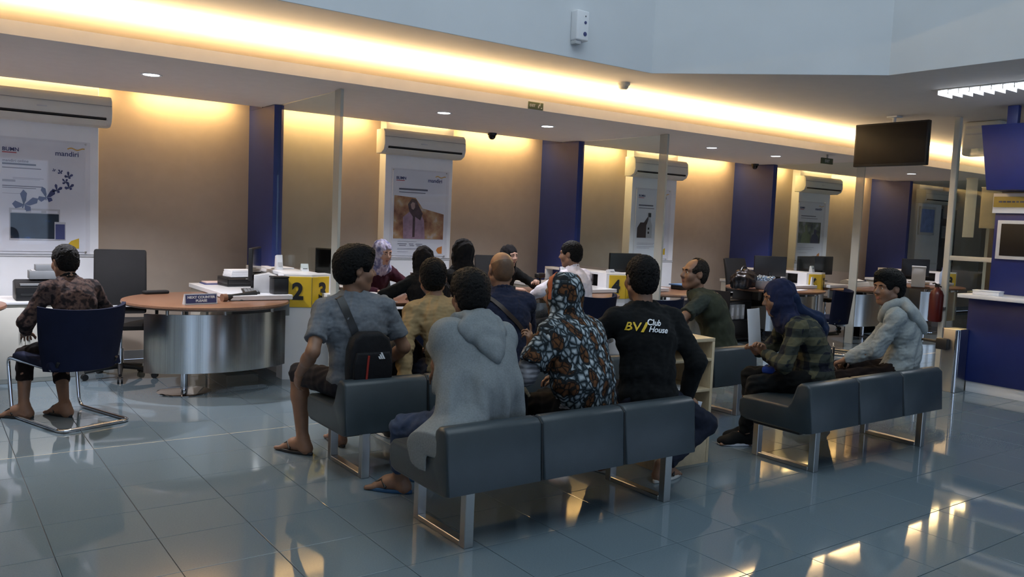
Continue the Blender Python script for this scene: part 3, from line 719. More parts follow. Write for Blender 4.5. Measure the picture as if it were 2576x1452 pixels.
t = thing('paper_stack', 'thick white paper stack lying on the black tray of counter 2', 'papers', (2.52, 7.94, .8745), .1)
for k in range(3):
    b = bm_new(); box(b, -.12 + .006 * k, .12 - .004 * k, -.10, .10, .022 * k, .022 * k + .0215, .002, 1); obj('paper_ream', b, M['paper'], t)
t = thing('clear_file', 'navy folder with pink paper on the back of counter 2 desk', 'folder', (2.38, 8.17, .786), 0)
bx('cover', M['inkblue'], t, -.14, .14, -.10, .10, 0, .008, .001); bx('paper', mat('pink_paper', (.70, .55, .52), .8), t, -.12, .13, -.08, .10, .0085, .02, .001)
def printer(lab, x, y, z, rz, sx=.32, grey=False):
    t = thing('printer', lab, 'printer', (x, y, z), rz)
    b = bm_new(); prism(b, [(-.14, 0), (.14, 0), (.14, .15), (.02, .17), (-.14, .11)], -sx / 2, sx / 2, 0, 'YZ', .008); obj('casing', b, M['lgrey'] if grey else M['black'], t)
    bx('output_slot', M['seam'], t, -sx * .4, sx * .4, -.143, -.12, .04, .06, .001)
    bx('control_panel', M['grey'], t, -sx * .4, sx * .4, -.12, -.04, .123, .14, .001)
    return t
printer('light grey passbook printer on the desk of counter 2', 2.60, 7.30, .786, math.radians(70), .22, True)
t = thing('cash_box', 'black upright box on the desk beside the number 2 sign', 'box', (2.62, 7.10, .786), 0)
bx('case', M['black'], t, -.08, .055, -.06, .06, 0, .14, .008); bx('lid', M['black'], t, -.083, .058, -.063, .063, .141, .155, .004)
t = thing('keyboard', 'dark keyboard lying on the desk of counter 2', 'keyboard', (2.42, 7.30, .786), math.radians(75))
bx('tray', M['black'], t, -.20, .20, -.07, .07, 0, .014, .003)
b = bm_new()
for r in range(4):
    for k in range(12): box(b, -.185 + k * .031, -.159 + k * .031, -.058 + r * .029, -.034 + r * .029, .014, .020)
o = obj('keys', b, M['grey'], t, False, 'stuff')
t = thing('card_reader', 'white upright card reader on the divider of counter 2 and 3', 'card reader', (2.84, 7.75, .956), .1)
b = bm_new(); prism(b, [(-.03, 0), (.03, 0), (.02, .13), (-.01, .14)], -.032, .032, 0, 'YZ', .004); obj('body', b, M['panelwhite'], t); bx('keypad', M['lgrey'], t, -.02, .02, -.032, -.022, .03, .07, .001)
t = thing('card_stand', 'small white card stand at the back of counter 3', 'stand', (3.02, 7.55, .956), -.1)
b = bm_new(); prism(b, [(-.03, 0), (.03, 0), (.012, .065), (.0, .068)], -.035, .035, 0, 'YZ', .002); obj('holder', b, M['panelwhite'], t); bx('label_strip', M['grey'], t, -.02, .02, -.024, -.014, .018, .026, .0005)
t = thing('notepad', 'white papers lying along the divider of counter 2 and 3', 'papers', (2.90, 7.95, .956), .05); bx('sheet', M['paper'], t, -.11, .11, -.15, .15, 0, .012, .002)

# left: cabinet with printer and stacked trays, counter 1
t = thing('side_cabinet', 'cream low cabinet behind the man in the floral shirt', 'cabinet', (.72, 8.1, 0))
bx('body', M['cream'], t, -.24, .26, -.25, .25, 0, .655, .004); bx('top', M['panelwhite'], t, -.26, .28, -.27, .27, .656, .68, .003)
bx('door', M['cream'], t, -.23, .01, -.265, -.252, .04, .63, .003); bx('door', M['cream'], t, .015, .25, -.265, -.252, .04, .63, .003)
b = bm_new(); tube(b, [(-.02, -.27, .35), (-.02, -.27, .45)], .006, 8); tube(b, [(.04, -.27, .35), (.04, -.27, .45)], .006, 8); obj('handle', b, M['satin'], t)
printer('black printer on the cream cabinet behind the seated man', .84, 8.02, .681, 0, .34)
t = thing('letter_tray', 'grey stepped letter trays on top of the black printer', 'tray', (.90, 8.08, .852))
bx('lower_tray', M['grey'], t, -.12, .12, -.08, .08, 0, .07, .003); bx('upper_tray', M['grey'], t, -.07, .12, -.05, .08, .071, .12, .003); bx('paper', M['lgrey'], t, -.10, -.075, -.07, .07, .071, .075, .001)
t = thing('cloth_pouch', 'small dark pouch at the back edge of the round desk of counter 2', 'pouch', (1.72, 7.72, .741), .2)
b = bm_new(); box(b, -.11, .11, -.035, .035, 0, .03, .012, 3); obj('body', b, M['darkfab'], t)
t = thing('brochure_card', 'white leaning card at counter 1 on the picture edge', 'card', (.30, 7.2, .741), .3)
b = bm_new(); prism(b, [(0, 0), (.05, 0), (.02, .10), (.015, .10)], -.05, .05, 0, 'YZ', .001); obj('card', b, M['paper'], t)

# counter 3 and 4 desk things
t = thing('stamp_pad', 'dark stamp box with white papers before the teller in maroon', 'box', (3.48, 6.83, .741), .2)
bx('case', M['black'], t, -.10, .10, -.05, .05, 0, .03, .004); bx('slip', M['paper'], t, -.09, .08, -.04, .03, .031, .045, .001); bx('tag', M['paper'], t, -.05, -.02, -.058, -.051, .0, .025, .001)
t = thing('form_sheets', 'pale forms on the lap desk edge of counter 3', 'papers', (3.45, 6.62, .741), .3)
bx('sheet', M['paper'], t, -.09, .06, -.05, .05, 0, .006, .001)
t = thing('paper_cup', 'white tapered paper cup at the back of counter 3', 'cup', (4.22, 7.75, 1.02))
t.location = (4.14, 7.42, .786)
b = bm_new(); lathe(b, [(.028, 0), (.04, .16), (.043, .165), (.038, .165), (.027, .01)], 18); obj('cup_wall', b, M['paper'], t)
t = thing('form_papers', 'white papers on the wooden desk before the smiling teller', 'papers', (5.62, 6.72, .741), -.1)
bx('sheet', M['paper'], t, -.16, .12, -.08, .09, 0, .006, .001); bx('upper_sheet', M['paper'], t, .0, .2, -.05, .12, .0065, .012, .001)
t = thing('brochure_holder', 'white angled brochure board standing before the man in white', 'holder', (5.80, 6.92, .741), math.radians(20))
b = bm_new(); prism(b, [(-.03, 0), (.07, 0), (.10, .30), (.085, .30)], -.055, .055, 0, 'YZ', .002); obj('board', b, M['paper'], t); bx('back_leg', M['inkblue'], t, -.05, .05, .103, .112, .02, .29, .001)
b = bm_new(); box(b, .062, .075, .05, .07, 0, .40, .002, 1); obj('rod', b, M['satin'], t)
t = thing('gift_box', 'red and cream carton beside the brochure board at counter 4', 'box', (6.02, 7.13, .741), .2)
bx('carton', M['mred'], t, -.09, .09, -.06, .06, 0, .25, .003); bx('label', M['cream'], t, -.06, .06, -.063, -.061, .12, .2, .0005); bx('lid', M['gold'], t, -.093, .093, -.063, .063, .251, .275, .002)
t = thing('web_camera', 'black desk camera on a stem at counter 4', 'camera', (5.62, 7.22, .741), .2)
b = bm_new(); lathe(b, [(.05, 0), (.045, .01), (.012, .016), (.012, .16)], 16); obj('stem', b, M['black'], t); b = bm_new(); box(b, -.07, .06, -.03, .03, .16, .215, .014, 3); obj('camera_head', b, M['black'], t)
t = thing('desk_box', 'small tan box on the desk of counter 4', 'box', (5.75, 7.12, .741), -.3)
bx('carton', M['birch'], t, -.05, .05, -.035, .035, 0, .06, .003); bx('flap', M['yellow'], t, -.05, .05, -.034, .034, .0605, .066, .001)
# counter 5 / 6 things
t = thing('ring_binder', 'blue and black binder lying on the desk of counter 5', 'binder', (8.05, 7.25, .741), .1)
bx('cover', M['black'], t, -.22, .16, -.10, .10, 0, .05, .006); bx('blue_sleeve', mat('blue_sleeve_card', (.08, .20, .42), .4), t, -.24, .18, -.09, .12, .051, .066, .002); bx('page_block', M['paper'], t, .162, .172, -.08, .08, .006, .045, .001)
t = thing('plastic_bag', 'slumped black plastic bag on the desk of counter 6', 'bag', (8.98, 7.12, .745), .1)
b = bm_new(); bmesh.ops.create_icosphere(b, subdivisions=4, radius=1)
for v in b.verts:
    p = v.co; k = .9 + .10 * math.sin(7 * p.x + 3 * p.z) * math.cos(6 * p.y + 4 * p.z) + .05 * math.sin(17 * p.x + 11 * p.y)
    v.co = V((p.x * .26 * k, p.y * .15 * k, max(p.z, -.55) * .17 * k + .095 + .05 * max(0, p.x)))
obj('bag_body', b, mat('black_bag_film', (.012, .008, .008), .28, var=.2, bump=.4, bscale=40), t, True)
b = bm_new(); tube(b, fillet([(-.06, 0, .24), (-.02, 0, .30), (.06, 0, .29), (.09, 0, .22)], .03), .012, 8); obj('handle_loop', b, mat('black_bag_film', (0, 0, 0)), t)
t = thing('sweets_bowl', 'white glass bowl on the desk of counter 6', 'bowl', (9.30, 7.05, .742))
b = bm_new(); lathe(b, [(.05, 0), (.08, .004), (.13, .05), (.16, .12), (.153, .12), (.12, .05), (.07, .012), (0, .01)], 28); obj('bowl_wall', b, mat('milky_glass', (.55, .50, .50), .12, spec=.6), t)
wr = mat('silver_blue_wrapper', (.55, .66, .78), .15, .85, var=.3, vscale=30)
b = bm_new(); bmesh.ops.create_icosphere(b, subdivisions=1, radius=.032)
for v in b.verts: v.co *= random.uniform(.75, 1.2)
wme = bpy.data.meshes.new('sweet'); b.to_mesh(wme); b.free(); wme.materials.append(wr)
for k in range(34):
    a = k * 2.4; rr = .15 * math.sqrt((k % 17 + .5) / 17); lay = k // 17
    o = bpy.data.objects.new('wrapped_sweet', wme); COL.objects.link(o); o.location = (9.30 + rr * math.cos(a), 7.05 + rr * math.sin(a), .742 + .115 + .045 * lay + random.uniform(-.004, .008)); o.rotation_euler = (k, k * 1.7, k * .6)
    tag(o, 'silver-blue wrapped sweet heaped in the white bowl of counter 6', 'sweet', 'wrapped sweets in the bowl')
t = thing('counter_leaflets', 'white leaflets beside the sweets bowl at counter 6', 'papers', (9.75, 6.78, .741), .2)
bx('sheet', M['paper'], t, -.16, .16, -.05, .05, 0, .010, .002)
t = thing('card_holder', 'white leaflet stand hung beside the number 6 sign', 'stand', (10.42, 7.0, .70), .3)
t.location = (10.455, 7.06, .70)
b = bm_new(); prism(b, [(0, 0), (.03, 0), (.012, .20), (.0, .20)], -.045, .045, 0, 'YZ', .002); obj('card', b, M['paper'], t)
t = thing('swipe_terminal', 'small white terminal on top of the number 6 and 7 divider', 'terminal', (10.70, 7.25, .956)); b = bm_new(); prism(b, [(-.03, 0), (.03, 0), (.02, .09), (-.005, .095)], -.035, .035, 0, 'YZ', .004); obj('body', b, M['lgrey'], t); bx('display', M['ink'], t, -.022, .022, -.0285, -.02, .05, .07, .0005)
t = thing('swipe_terminal', 'small grey terminal on top of the number 4 divider', 'terminal', (6.70, 7.25, .956)); b = bm_new(); prism(b, [(-.03, 0), (.03, 0), (.03, .03), (-.005, .04)], -.05, .05, 0, 'YZ', .004); obj('body', b, M['lgrey'], t); bx('display', M['ink'], t, -.03, .03, -.031, -.027, .012, .02, .0005)
t = thing('passbook_printer', 'cream flat printer on the desk of counter 7', 'printer', (11.85, 7.25, .742), .1)
b = bm_new(); prism(b, [(-.14, 0), (.14, 0), (.14, .07), (.05, .10), (-.12, .06)], -.22, .22, 0, 'YZ', .01); obj('casing', b, M['cream'], t); bx('paper_slot', M['grey'], t, -.18, .18, -.10, -.06, .072, .08, .001)
t = thing('desk_caddy', 'dark pen caddy on the desk of counter 7', 'caddy', (12.15, 6.95, .742)); bx('cup', mat('brown_caddy', (.09, .06, .055), .5), t, -.07, .07, -.05, .05, 0, .12, .01); bx('rim', M['black'], t, -.072, .072, -.052, .052, .121, .13, .002)
t = thing('carton_box', 'white upright carton with dark side at counter 8', 'box', (13.15, 6.95, .742), .5)
bx('carton', M['panelwhite'], t, -.12, .12, -.10, .10, 0, .30, .004); bx('lid', M['panelwhite'], t, -.125, .125, -.105, .105, .301, .33, .003)
t = thing('water_bottle', 'clear bluish bottle at counter 8', 'bottle', (13.95, 6.95, .742)); b = bm_new(); lathe(b, [(.055, 0), (.06, .01), (.06, .20), (.03, .26), (.03, .28)], 20); obj('bottle_wall', b, mat('blue_plastic_bottle', (.35, .45, .60), .15), t); b = bm_new(); lathe(b, [(.033, .281), (.033, .31)], 16); obj('cap', b, M['inkblue'], t)
t = thing('stacked_folders', 'grey folders stacked open under counter 7', 'folders', (12.15, 7.3, 0))
for k in range(6): bx('folder_tray', M['black' if k % 2 else 'lgrey'], t, -.18, .18, -.15, .15, .14 + .09 * k, .16 + .09 * k, .003)
for s in (-.19, .18): bx('tray_upright', M['black'], t, s, s + .01, -.15, .15, 0, .64, .001)
t = thing('open_rack', 'black open rack with white binders under counter 6', 'rack', (9.05, 7.35, 0))
for z in (.04, .30, .56): bx('rack_shelf', M['black'], t, -.22, .22, -.16, .16, z, z + .02, .002)
for s in (-.23, .22): bx('rack_side', M['black'], t, s, s + .01, -.16, .16, 0, .70, .001)
for k in range(3):
    o = thing('white_binder', ['white ring binder in the black rack, first from the aisle', 'white ring binder in the black rack, second from the aisle', 'white ring binder in the black rack, third from the aisle'][k], 'binder', (8.92 + .11 * k, 7.33, .3205)); bx('spine', M['lgrey'], o, -.03, .03, -.12, .10, 0, .20, .004); bx('label', M['paper'], o, -.018, .018, -.123, -.1205, .05, .16, .0005)

# ---------------- right hand side: frame, extinguisher, bin, blue booth
t = thing('glass_door_frame', 'tall cream metal door frame beside the blue booth', 'frame', (9.25, 4.58, 0))
bx('post', M['cream'], t, -.03, .03, -.03, .03, 0, CEIL - .002, .003); bx('crossbar', M['cream'], t, -.02, .02, -2.4, -.031, 1.29, 1.34, .003); bx('far_post', M['cream'], t, -.03, .03, -2.46, -2.401, 0, CEIL - .002, .003)
b = bm_new(); box(b, -.004, .004, -2.398, -.033, .06, 1.286); obj('lower_pane', b, M['glass'], t, False)
b = bm_new(); box(b, -.004, .004, -2.398, -.033, 1.345, 2.5); obj('upper_pane', b, M['glass'], t, False)
t = thing('office_partition', 'dark partition behind the glass door frame', 'partition', (10.35, 3.4, 0)); bx('board', mat('dark_partition', (.06, .05, .045), .6), t, -.03, .03, -1.6, 1.25, 0, 2.3, .004); bx('cap_rail', M['cream'], t, -.035, .035, -1.6, 1.25, 2.301, 2.33, .003)
t = thing('wall_banner', 'long narrow white hanging banner behind the glass door', 'banner', (9.75, 4.62, 1.55)); bx('sheet', M['cream'], t, -.005, .005, -.06, .06, 0, .66, .001); bx('hanger', M['satin'], t, -.006, .006, -.065, .065, .661, .675, .001)
t.rotation_euler = (0, 0, .1)
t = thing('wall_chart', 'pale beige chart sheet behind the glass door', 'chart', (9.95, 4.50, 1.66)); bx('sheet', mat('beige_chart', (.55, .47, .33), .7), t, -.004, .004, -.12, .10, 0, .46, .001); bx('top_rail', M['satin'], t, -.006, .006, -.125, .105, .461, .472, .001)
t = thing('office_air_conditioner', 'cream air conditioner box high behind the glass door', 'air conditioner', (9.75, 4.62, 2.468)); b = bm_new(); box(b, -.10, .10, -.30, .11, 0, .38, .03, 3); obj('shell', b, M['acw'], t); bx('vent', M['lgrey'], t, -.104, -.099, -.26, .07, .30, .33, .001); bx('louvre', M['lgrey'], t, -.104, -.099, -.26, .07, .23, .25, .001)
t = thing('coat_bundle', 'brown bundle seen through the lower glass', 'bundle', (9.95, 4.2, .95)); b = bm_new(); bmesh.ops.create_icosphere(b, subdivisions=3, radius=1)
for v in b.verts: k = 1 + .12 * math.sin(6 * v.co.x + 4 * v.co.z) ; v.co = V((v.co.x * .14 * k, v.co.y * .2 * k, v.co.z * .16 * k + .15))
obj('cloth', b, cloth('brown_coat', (.10, .065, .04)), t, True)
b = bm_new(); tube(b, [(-.1, 0, .25), (0, 0, .36), (.1, 0, .25)], .012, 8); obj('strap', b, M['grey'], t)
t = thing('office_counter', 'dark low counter behind the lower glass', 'counter', (9.95, 4.0, 0)); bx('body', mat('dark_partition', (0, 0, 0)), t, -.3, .3, -1.0, .5, 0, .9, .005); bx('top', M['grey'], t, -.32, .32, -1.0, .52, .901, .945, .004)

t = thing('fire_extinguisher', 'dark red fire extinguisher hung on the cream door post', 'fire extinguisher', (9.16, 4.62, .60))
b = bm_new(); lathe(b, [(.0, 0), (.065, .004), (.072, .02), (.072, .30), (.055, .345), (.025, .37), (.022, .385)], 24); obj('cylinder', b, M['red'], t)
b = bm_new(); box(b, -.02, .02, -.02, .02, .386, .42, .004); tube(b, [(0, 0, .41), (-.06, 0, .43), (-.10, 0, .425)], .008, 8); obj('valve', b, M['black'], t)
b = bm_new(); tube(b, fillet([(.02, 0, .40), (.09, -.02, .38), (.085, -.03, .15), (.08, -.03, .08)], .03), .009, 8); obj('hose', b, M['black'], t)
bx('bracket', M['satin'], t, .04, .07, -.08, .02, .14, .17, .002)
t = thing('queue_gate', 'brushed steel queue gate post with black barrier head', 'barrier', (8.42, 4.04, 0))
b = bm_new(); prism(b, [(-.09, -.06), (-.06, -.09), (.10, -.09), (.13, -.06), (.13, .06), (.10, .09), (-.06, .09), (-.09, .06)], 0, .63, 0, 'XY', .006); obj('body', b, M['satin'], t, 40)
b = bm_new(); tube(b, [(-.085, -.075, .005), (-.085, -.075, .62)], .022, 14); obj('corner_tube', b, M['chrome'], t)
b = bm_new(); box(b, -.16, -.095, -.01, .10, .42, .53, .01); obj('barrier_head', b, M['black'], t)
b = bm_new(); tube(b, [(-.13, .10, .49), (-.13, .50, .50)], .014, 10); obj('barrier_arm', b, M['black'], t)
b = bm_new(); tube(b, [(-.10, .30, .0), (-.10, .30, .49)], .022, 14); obj('second_tube', b, M['chrome'], t)

t = thing('information_booth', 'tall blue information booth with screen, counter and header', 'booth', (8.53, 0, 0))
yb, ya = 3.98, -.2
bx('plinth', M['panelwhite'], t, .02, .60, ya, yb - .03, 0, .11, .003); bx('counter_front', M['boothblue'], t, 0, .03, ya, yb, .111, .945, .003)
bx('counter_side', M['boothblue'], t, .031, .60, yb - .03, yb, .111, .945, .003)
bx('countertop', M['panelwhite'], t, -.14, .62, ya, yb + .05, .946, .985, .004)
bx('back_panel', M['boothblue'], t, .36, .42, ya, yb - .02, .986, 2.0, .003)
b = bm_new(); prism(b, [(ya, 2.02), (yb - .03, 2.02), (yb + .07, 2.66), (ya, 2.66)], .10, .46, 0, 'YZ', .004); obj('header', b, M['boothblue'], t)
bx('stripe_white', M['panelwhite'], t, .33, .40, ya, yb - .0, 1.80, 1.999, .002); bx('stripe_yellow', mat('booth_yellow', (.55, .42, .10), .5), t, .322, .329, ya, yb - .01, 1.86, 1.965, .001)
b = bm_new()
rnd = random.Random(4); y = yb - .06
while y > 2.4:
    l = rnd.uniform(.02, .06); box(b, .319, .3215, y - l, y, 1.905, 1.922); y -= l + .012
obj('lettering_line', b, M['ink'], t, False)
bx('screen_frame', M['lgrey'], t, .335, .359, 2.35, yb - .06, 1.34, 1.73, .004); bx('screen', mat('matt_tv_screen', (0, 0, 0)), t, .33, .334, 2.39, yb - .10, 1.375, 1.695, .001)
bx('support_post', M['blue'], t, .2, .26, yb - .22, yb - .12, 2.661, CEIL - .003, .003)
t = thing('paper_box', 'white box lying on the counter of the blue booth', 'box', (8.50, 3.80, .986), .05); bx('body', M['panelwhite'], t, -.06, .06, -.13, .11, 0, .035, .004); bx('lid', M['panelwhite'], t, -.063, .063, -.133, .113, .0355, .048, .003)

# ================================================================== PEOPLE (distance fields meshed with OpenVDB)
import openvdb
class Field:
    def __init__(s, lo, hi, vox):
        s.v = vox; s.lo = np.array(lo, float) - 4 * vox; n = np.ceil((np.array(hi) + 4 * vox - s.lo) / vox).astype(int) + 1
        s.a = np.full(n, 1.0, np.float32); s.n = n
    def sl(s, lo, hi, m):
        i0 = np.clip(np.floor((np.minimum(lo, hi) - m - s.lo) / s.v).astype(int), 0, s.n); i1 = np.clip(np.ceil((np.maximum(lo, hi) + m - s.lo) / s.v).astype(int) + 1, 0, s.n)
        q = tuple(slice(a, b) for a, b in zip(i0, i1))
        g = [(s.lo[k] + s.v * np.arange(i0[k], i1[k])).astype(np.float32) for k in range(3)]
        return q, g[0][:, None, None], g[1][None, :, None], g[2][None, None, :]
    def put(s, q, d, k):
        a = s.a[q]
        if a.size == 0: return
        if k > 0:
            h = np.maximum(k - np.abs(a - d), 0) / k; s.a[q] = np.minimum(a, d) - h * h * k * .25
        else: s.a[q] = np.minimum(a, d)
    def cut(s, q, d, k=0):
        a = s.a[q]; d = -d
        if a.size == 0: return
        if k > 0:
            h = np.maximum(k - np.abs(a - d), 0) / k; s.a[q] = np.maximum(a, d) + h * h * k * .25
        else: s.a[q] = np.maximum(a, d)
    def _cone(s, a, b, ra, rb, m, flat):
        a = np.array(a, float); b = np.array(b, float)
        q, X, Y, Z = s.sl(np.minimum(a, b), np.maximum(a, b), max(ra, rb) + m)
        ab = b - a; L2 = max(ab @ ab, 1e-9)
        t0 = ((X - a[0]) * ab[0] + (Y - a[1]) * ab[1] + (Z - a[2]) * ab[2]) / L2; t = np.clip(t0, 0, 1)
        d = np.sqrt((X - a[0] - t * ab[0]) ** 2 + (Y - a[1] - t * ab[1]) ** 2 + (Z - a[2] - t * ab[2]) ** 2) - (ra + t * (rb - ra))
        if flat & 2: d = np.maximum(d, (t0 - 1) * math.sqrt(L2))
        if flat & 1: d = np.maximum(d, -t0 * math.sqrt(L2))
        return q, d
    def cone(s, a, b, ra, rb, k=.02, flat=0):
        q, d = s._cone(a, b, ra, rb, k + 3 * s.v, flat); s.put(q, d, k)
    def cutcone(s, a, b, ra, rb, k=.01):
        q, d = s._cone(a, b, ra, rb, k + 3 * s.v, 0); s.cut(q, d, k)
    def _ell(s, c, r, R, m):
        c = np.array(c, float); rm = max(r); q, X, Y, Z = s.sl(c, c, rm + m)
        X = X - c[0]; Y = Y - c[1]; Z = Z - c[2]
        if R is None: x, y, z = X, Y, Z
        else: x = R[0][0] * X + R[1][0] * Y + R[2][0] * Z; y = R[0][1] * X + R[1][1] * Y + R[2][1] * Z; z = R[0][2] * X + R[1][2] * Y + R[2][2] * Z
        k0 = np.sqrt((x / r[0]) ** 2 + (y / r[1]) ** 2 + (z / r[2]) ** 2); k1 = np.sqrt((x / r[0] ** 2) ** 2 + (y / r[1] ** 2) ** 2 + (z / r[2] ** 2) ** 2)
        return q, np.where(k1 > 1e-6, k0 * (k0 - 1) / np.maximum(k1, 1e-6), -min(r)), (x, y, z)
    def ell(s, c, r, k=.02, R=None):
        q, d, _ = s._ell(c, r, R, k + 3 * s.v); s.put(q, d, k)
    def cutell(s, c, r, k=.01, R=None):
        q, d, _ = s._ell(c, r, R, k + 3 * s.v); s.cut(q, d, k)
    def plane(s, p, n, k=.006):      # keep the side the normal points away from
        q, X, Y, Z = s.sl(s.lo, s.lo + s.v * s.n, 0); n = np.array(n, float) / np.linalg.norm(n)
        s.cut(q, -((X - p[0]) * n[0] + (Y - p[1]) * n[1] + (Z - p[2]) * n[2]), k)
    def warp(s, amp, L, seed, st=(1, 1, 1)):
        q, X, Y, Z = s.sl(s.lo, s.lo + s.v * s.n, 0); k = 2 * PI / L; p = seed * 1.7; X = X * st[0]; Y = Y * st[1]; Z = Z * st[2]
        a = np.sin(k * (X * .8 + Z * .6) + p + 1.8 * np.sin(k * .45 * (Y - Z) + p)); b = np.sin(k * (Y * .7 - X * .5 + Z * .9) * 1.3 + 2 * p + 1.4 * np.sin(k * .6 * X + p))
        s.a = s.a + amp * (a * b + .5 * np.abs(a) - .25)
    def mesh(s, name, m, parent, label=None, smooth=True):
        bd = 3 * s.v; g = openvdb.FloatGrid(bd); g.copyFromArray(np.clip(s.a, -bd, bd)); g.transform = openvdb.createLinearTransform(s.v)
        p, qd = g.convertToQuads(0.0)
        p = p + s.lo; qd = qd[:, ::-1]
        me = bpy.data.meshes.new(name); me.vertices.add(len(p)); me.vertices.foreach_set('co', p.astype(np.float32).ravel())
        me.loops.add(qd.size); me.loops.foreach_set('vertex_index', qd.astype(np.int32).ravel()); me.polygons.add(len(qd))
        me.polygons.foreach_set('loop_start', np.arange(0, qd.size, 4, dtype=np.int32)); me.polygons.foreach_set('loop_total', np.full(len(qd), 4, np.int32))
        me.update(); me.validate()
        vol = 0
        return finish(name, me, m, parent, True, None, label)

def rotm(yaw, pitch, roll):
    return np.array((Matrix.Rotation(yaw, 3, 'Z') @ Matrix.Rotation(-pitch, 3, 'X') @ Matrix.Rotation(roll, 3, 'Y')))
def ik(a, t, l1, l2, pole):
    a = np.array(a, float); t = np.array(t, float); d = t - a; L = np.linalg.norm(d); u = d / L
    if L > (l1 + l2) * .995: L = (l1 + l2) * .995; t = a + u * L
    x = (l1 * l1 - l2 * l2 + L * L) / (2 * L); h = math.sqrt(max(l1 * l1 - x * x, 0))
    p = np.array(pole, float); p = p - u * (p @ u); p = p / max(np.linalg.norm(p), 1e-6)
    return a + u * x + p * h, t
def unit(v): v = np.array(v, float); return v / max(np.linalg.norm(v), 1e-9)

def hand(F, wr, d, up, side, sc, curl, point=False):
    # wr wrist, d finger direction, up back-of-hand normal, side +1: thumb on +s
    d = unit(d); up = np.array(up, float); up = unit(up - d * (up @ d)); s = np.cross(d, up) * side
    P = lambda a, b_, c: wr + sc * (d * a + s * b_ + up * c)
    kn = [P(.082, .030, .0), P(.086, .010, .003), P(.082, -.010, .001), P(.074, -.028, -.002)]
    for i, k in enumerate(kn): F.cone(P(.005, (.016, .006, -.006, -.014)[i], 0), k, .0155, .0115, .014)
    for i, (k, L, rr) in enumerate(zip(kn, (.066, .074, .069, .054), (.0088, .0090, .0086, .0078))):
        c = curl[i] if hasattr(curl, '__len__') else curl
        a = 0; p = k; fr = (.45, .31, .24); spread = (.10, .02, -.06, -.14)[i]
        for q in range(3):
            a += c * (.8, 1.0, .7)[q]
            e = p + sc * L * fr[q] * (unit(d * math.cos(a) - up * math.sin(a) + s * spread * math.cos(a)))
            F.cone(p, e, rr * sc * (1, .92, .85)[q], rr * sc * (.95, .86, .76)[q], .004); p = e
    c = curl[4] if hasattr(curl, '__len__') else curl * .6
    a = P(.018, .020, -.006); b_ = P(.048, .048, -.016 - .010 * c); F.cone(a, b_, .015, .0115, .012)
    e = b_ + sc * .032 * unit(d * .8 + s * (.55 - .5 * c) - up * (.25 + .5 * c)); F.cone(b_, e, .0108, .0095, .005)
    F.cone(e, e + sc * .024 * unit(d * .9 + s * (.2 - .6 * c) - up * (.2 + .6 * c)), .0095, .0078, .004)

def foot(F, an, yaw, sc, bare=True, g=0.0, lift=0.0):
    # an: ankle joint; foot points along yaw (local +Y turned by yaw)
    c, s_ = math.cos(yaw), math.sin(yaw); T = lambda x, y, z: np.array((an[0] + sc * (x * c - y * s_), an[1] + sc * (x * s_ + y * c), max(.004, z * sc) + lift))
    F.cone(T(0, -.01, .085), T(0, -.035, .035), .036 + g, .034 + g, .03); F.cone(T(0, -.03, .036), T(0, .07, .055), .034 + g, .032 + g, .03)
    F.cone(T(0, .05, .055), T(-.015, .135, .026), .032 + g, .022 + g, .03); F.cone(T(0, .05, .05), T(.025, .125, .024), .03 + g, .020 + g, .03)
    if bare:
        for i, (x, y, r) in enumerate(((-.030, .185, .013), (-.008, .183, .010), (.009, .177, .009), (.024, .168, .0085), (.037, .157, .008))):
            F.cone(T(x * .9, .13, .022), T(x, y, .014), r * 1.15, r, .008)
    else: F.ell(T(.0, .14, .030), (.042 + g, .055 + g, .028 + g), .03, np.array(Matrix.Rotation(yaw, 3, 'Z')))
def sole(parent, an, yaw, sc, m, name='sole', th=.022, strap=None, lift=0.0):
    b = bm_new(); pts = []
    for i in range(28):
        a = 2 * PI * i / 28; y = .055 + .135 * math.sin(a); wv = .042 + .010 * math.sin(a) ; pts.append((wv * math.cos(a) * sc, y * sc))
    prism(b, pts, .001 + lift, th + lift, 0, 'XY', .004)
    M4 = Matrix.Translation((an[0], an[1], 0)) @ Matrix.Rotation(yaw, 4, 'Z')
    bmesh.ops.transform(b, matrix=M4, verts=b.verts[:]); o = obj(name, b, m, parent, 50)
    if strap:
        b = bm_new()
        tube(b, [(-.045 * sc, .06 * sc, .03 + lift), (-.025 * sc, .09 * sc, .068 + lift), (-.012 * sc, .135 * sc, .040 + lift)], .008, 8)
        tube(b, [(.045 * sc, .05 * sc, .03 + lift), (.022 * sc, .085 * sc, .068 + lift), (-.012 * sc, .135 * sc, .040 + lift)], .008, 8)
        bmesh.ops.transform(b, matrix=M4, verts=b.verts[:]); obj('strap', b, strap, o, 60)
    return o

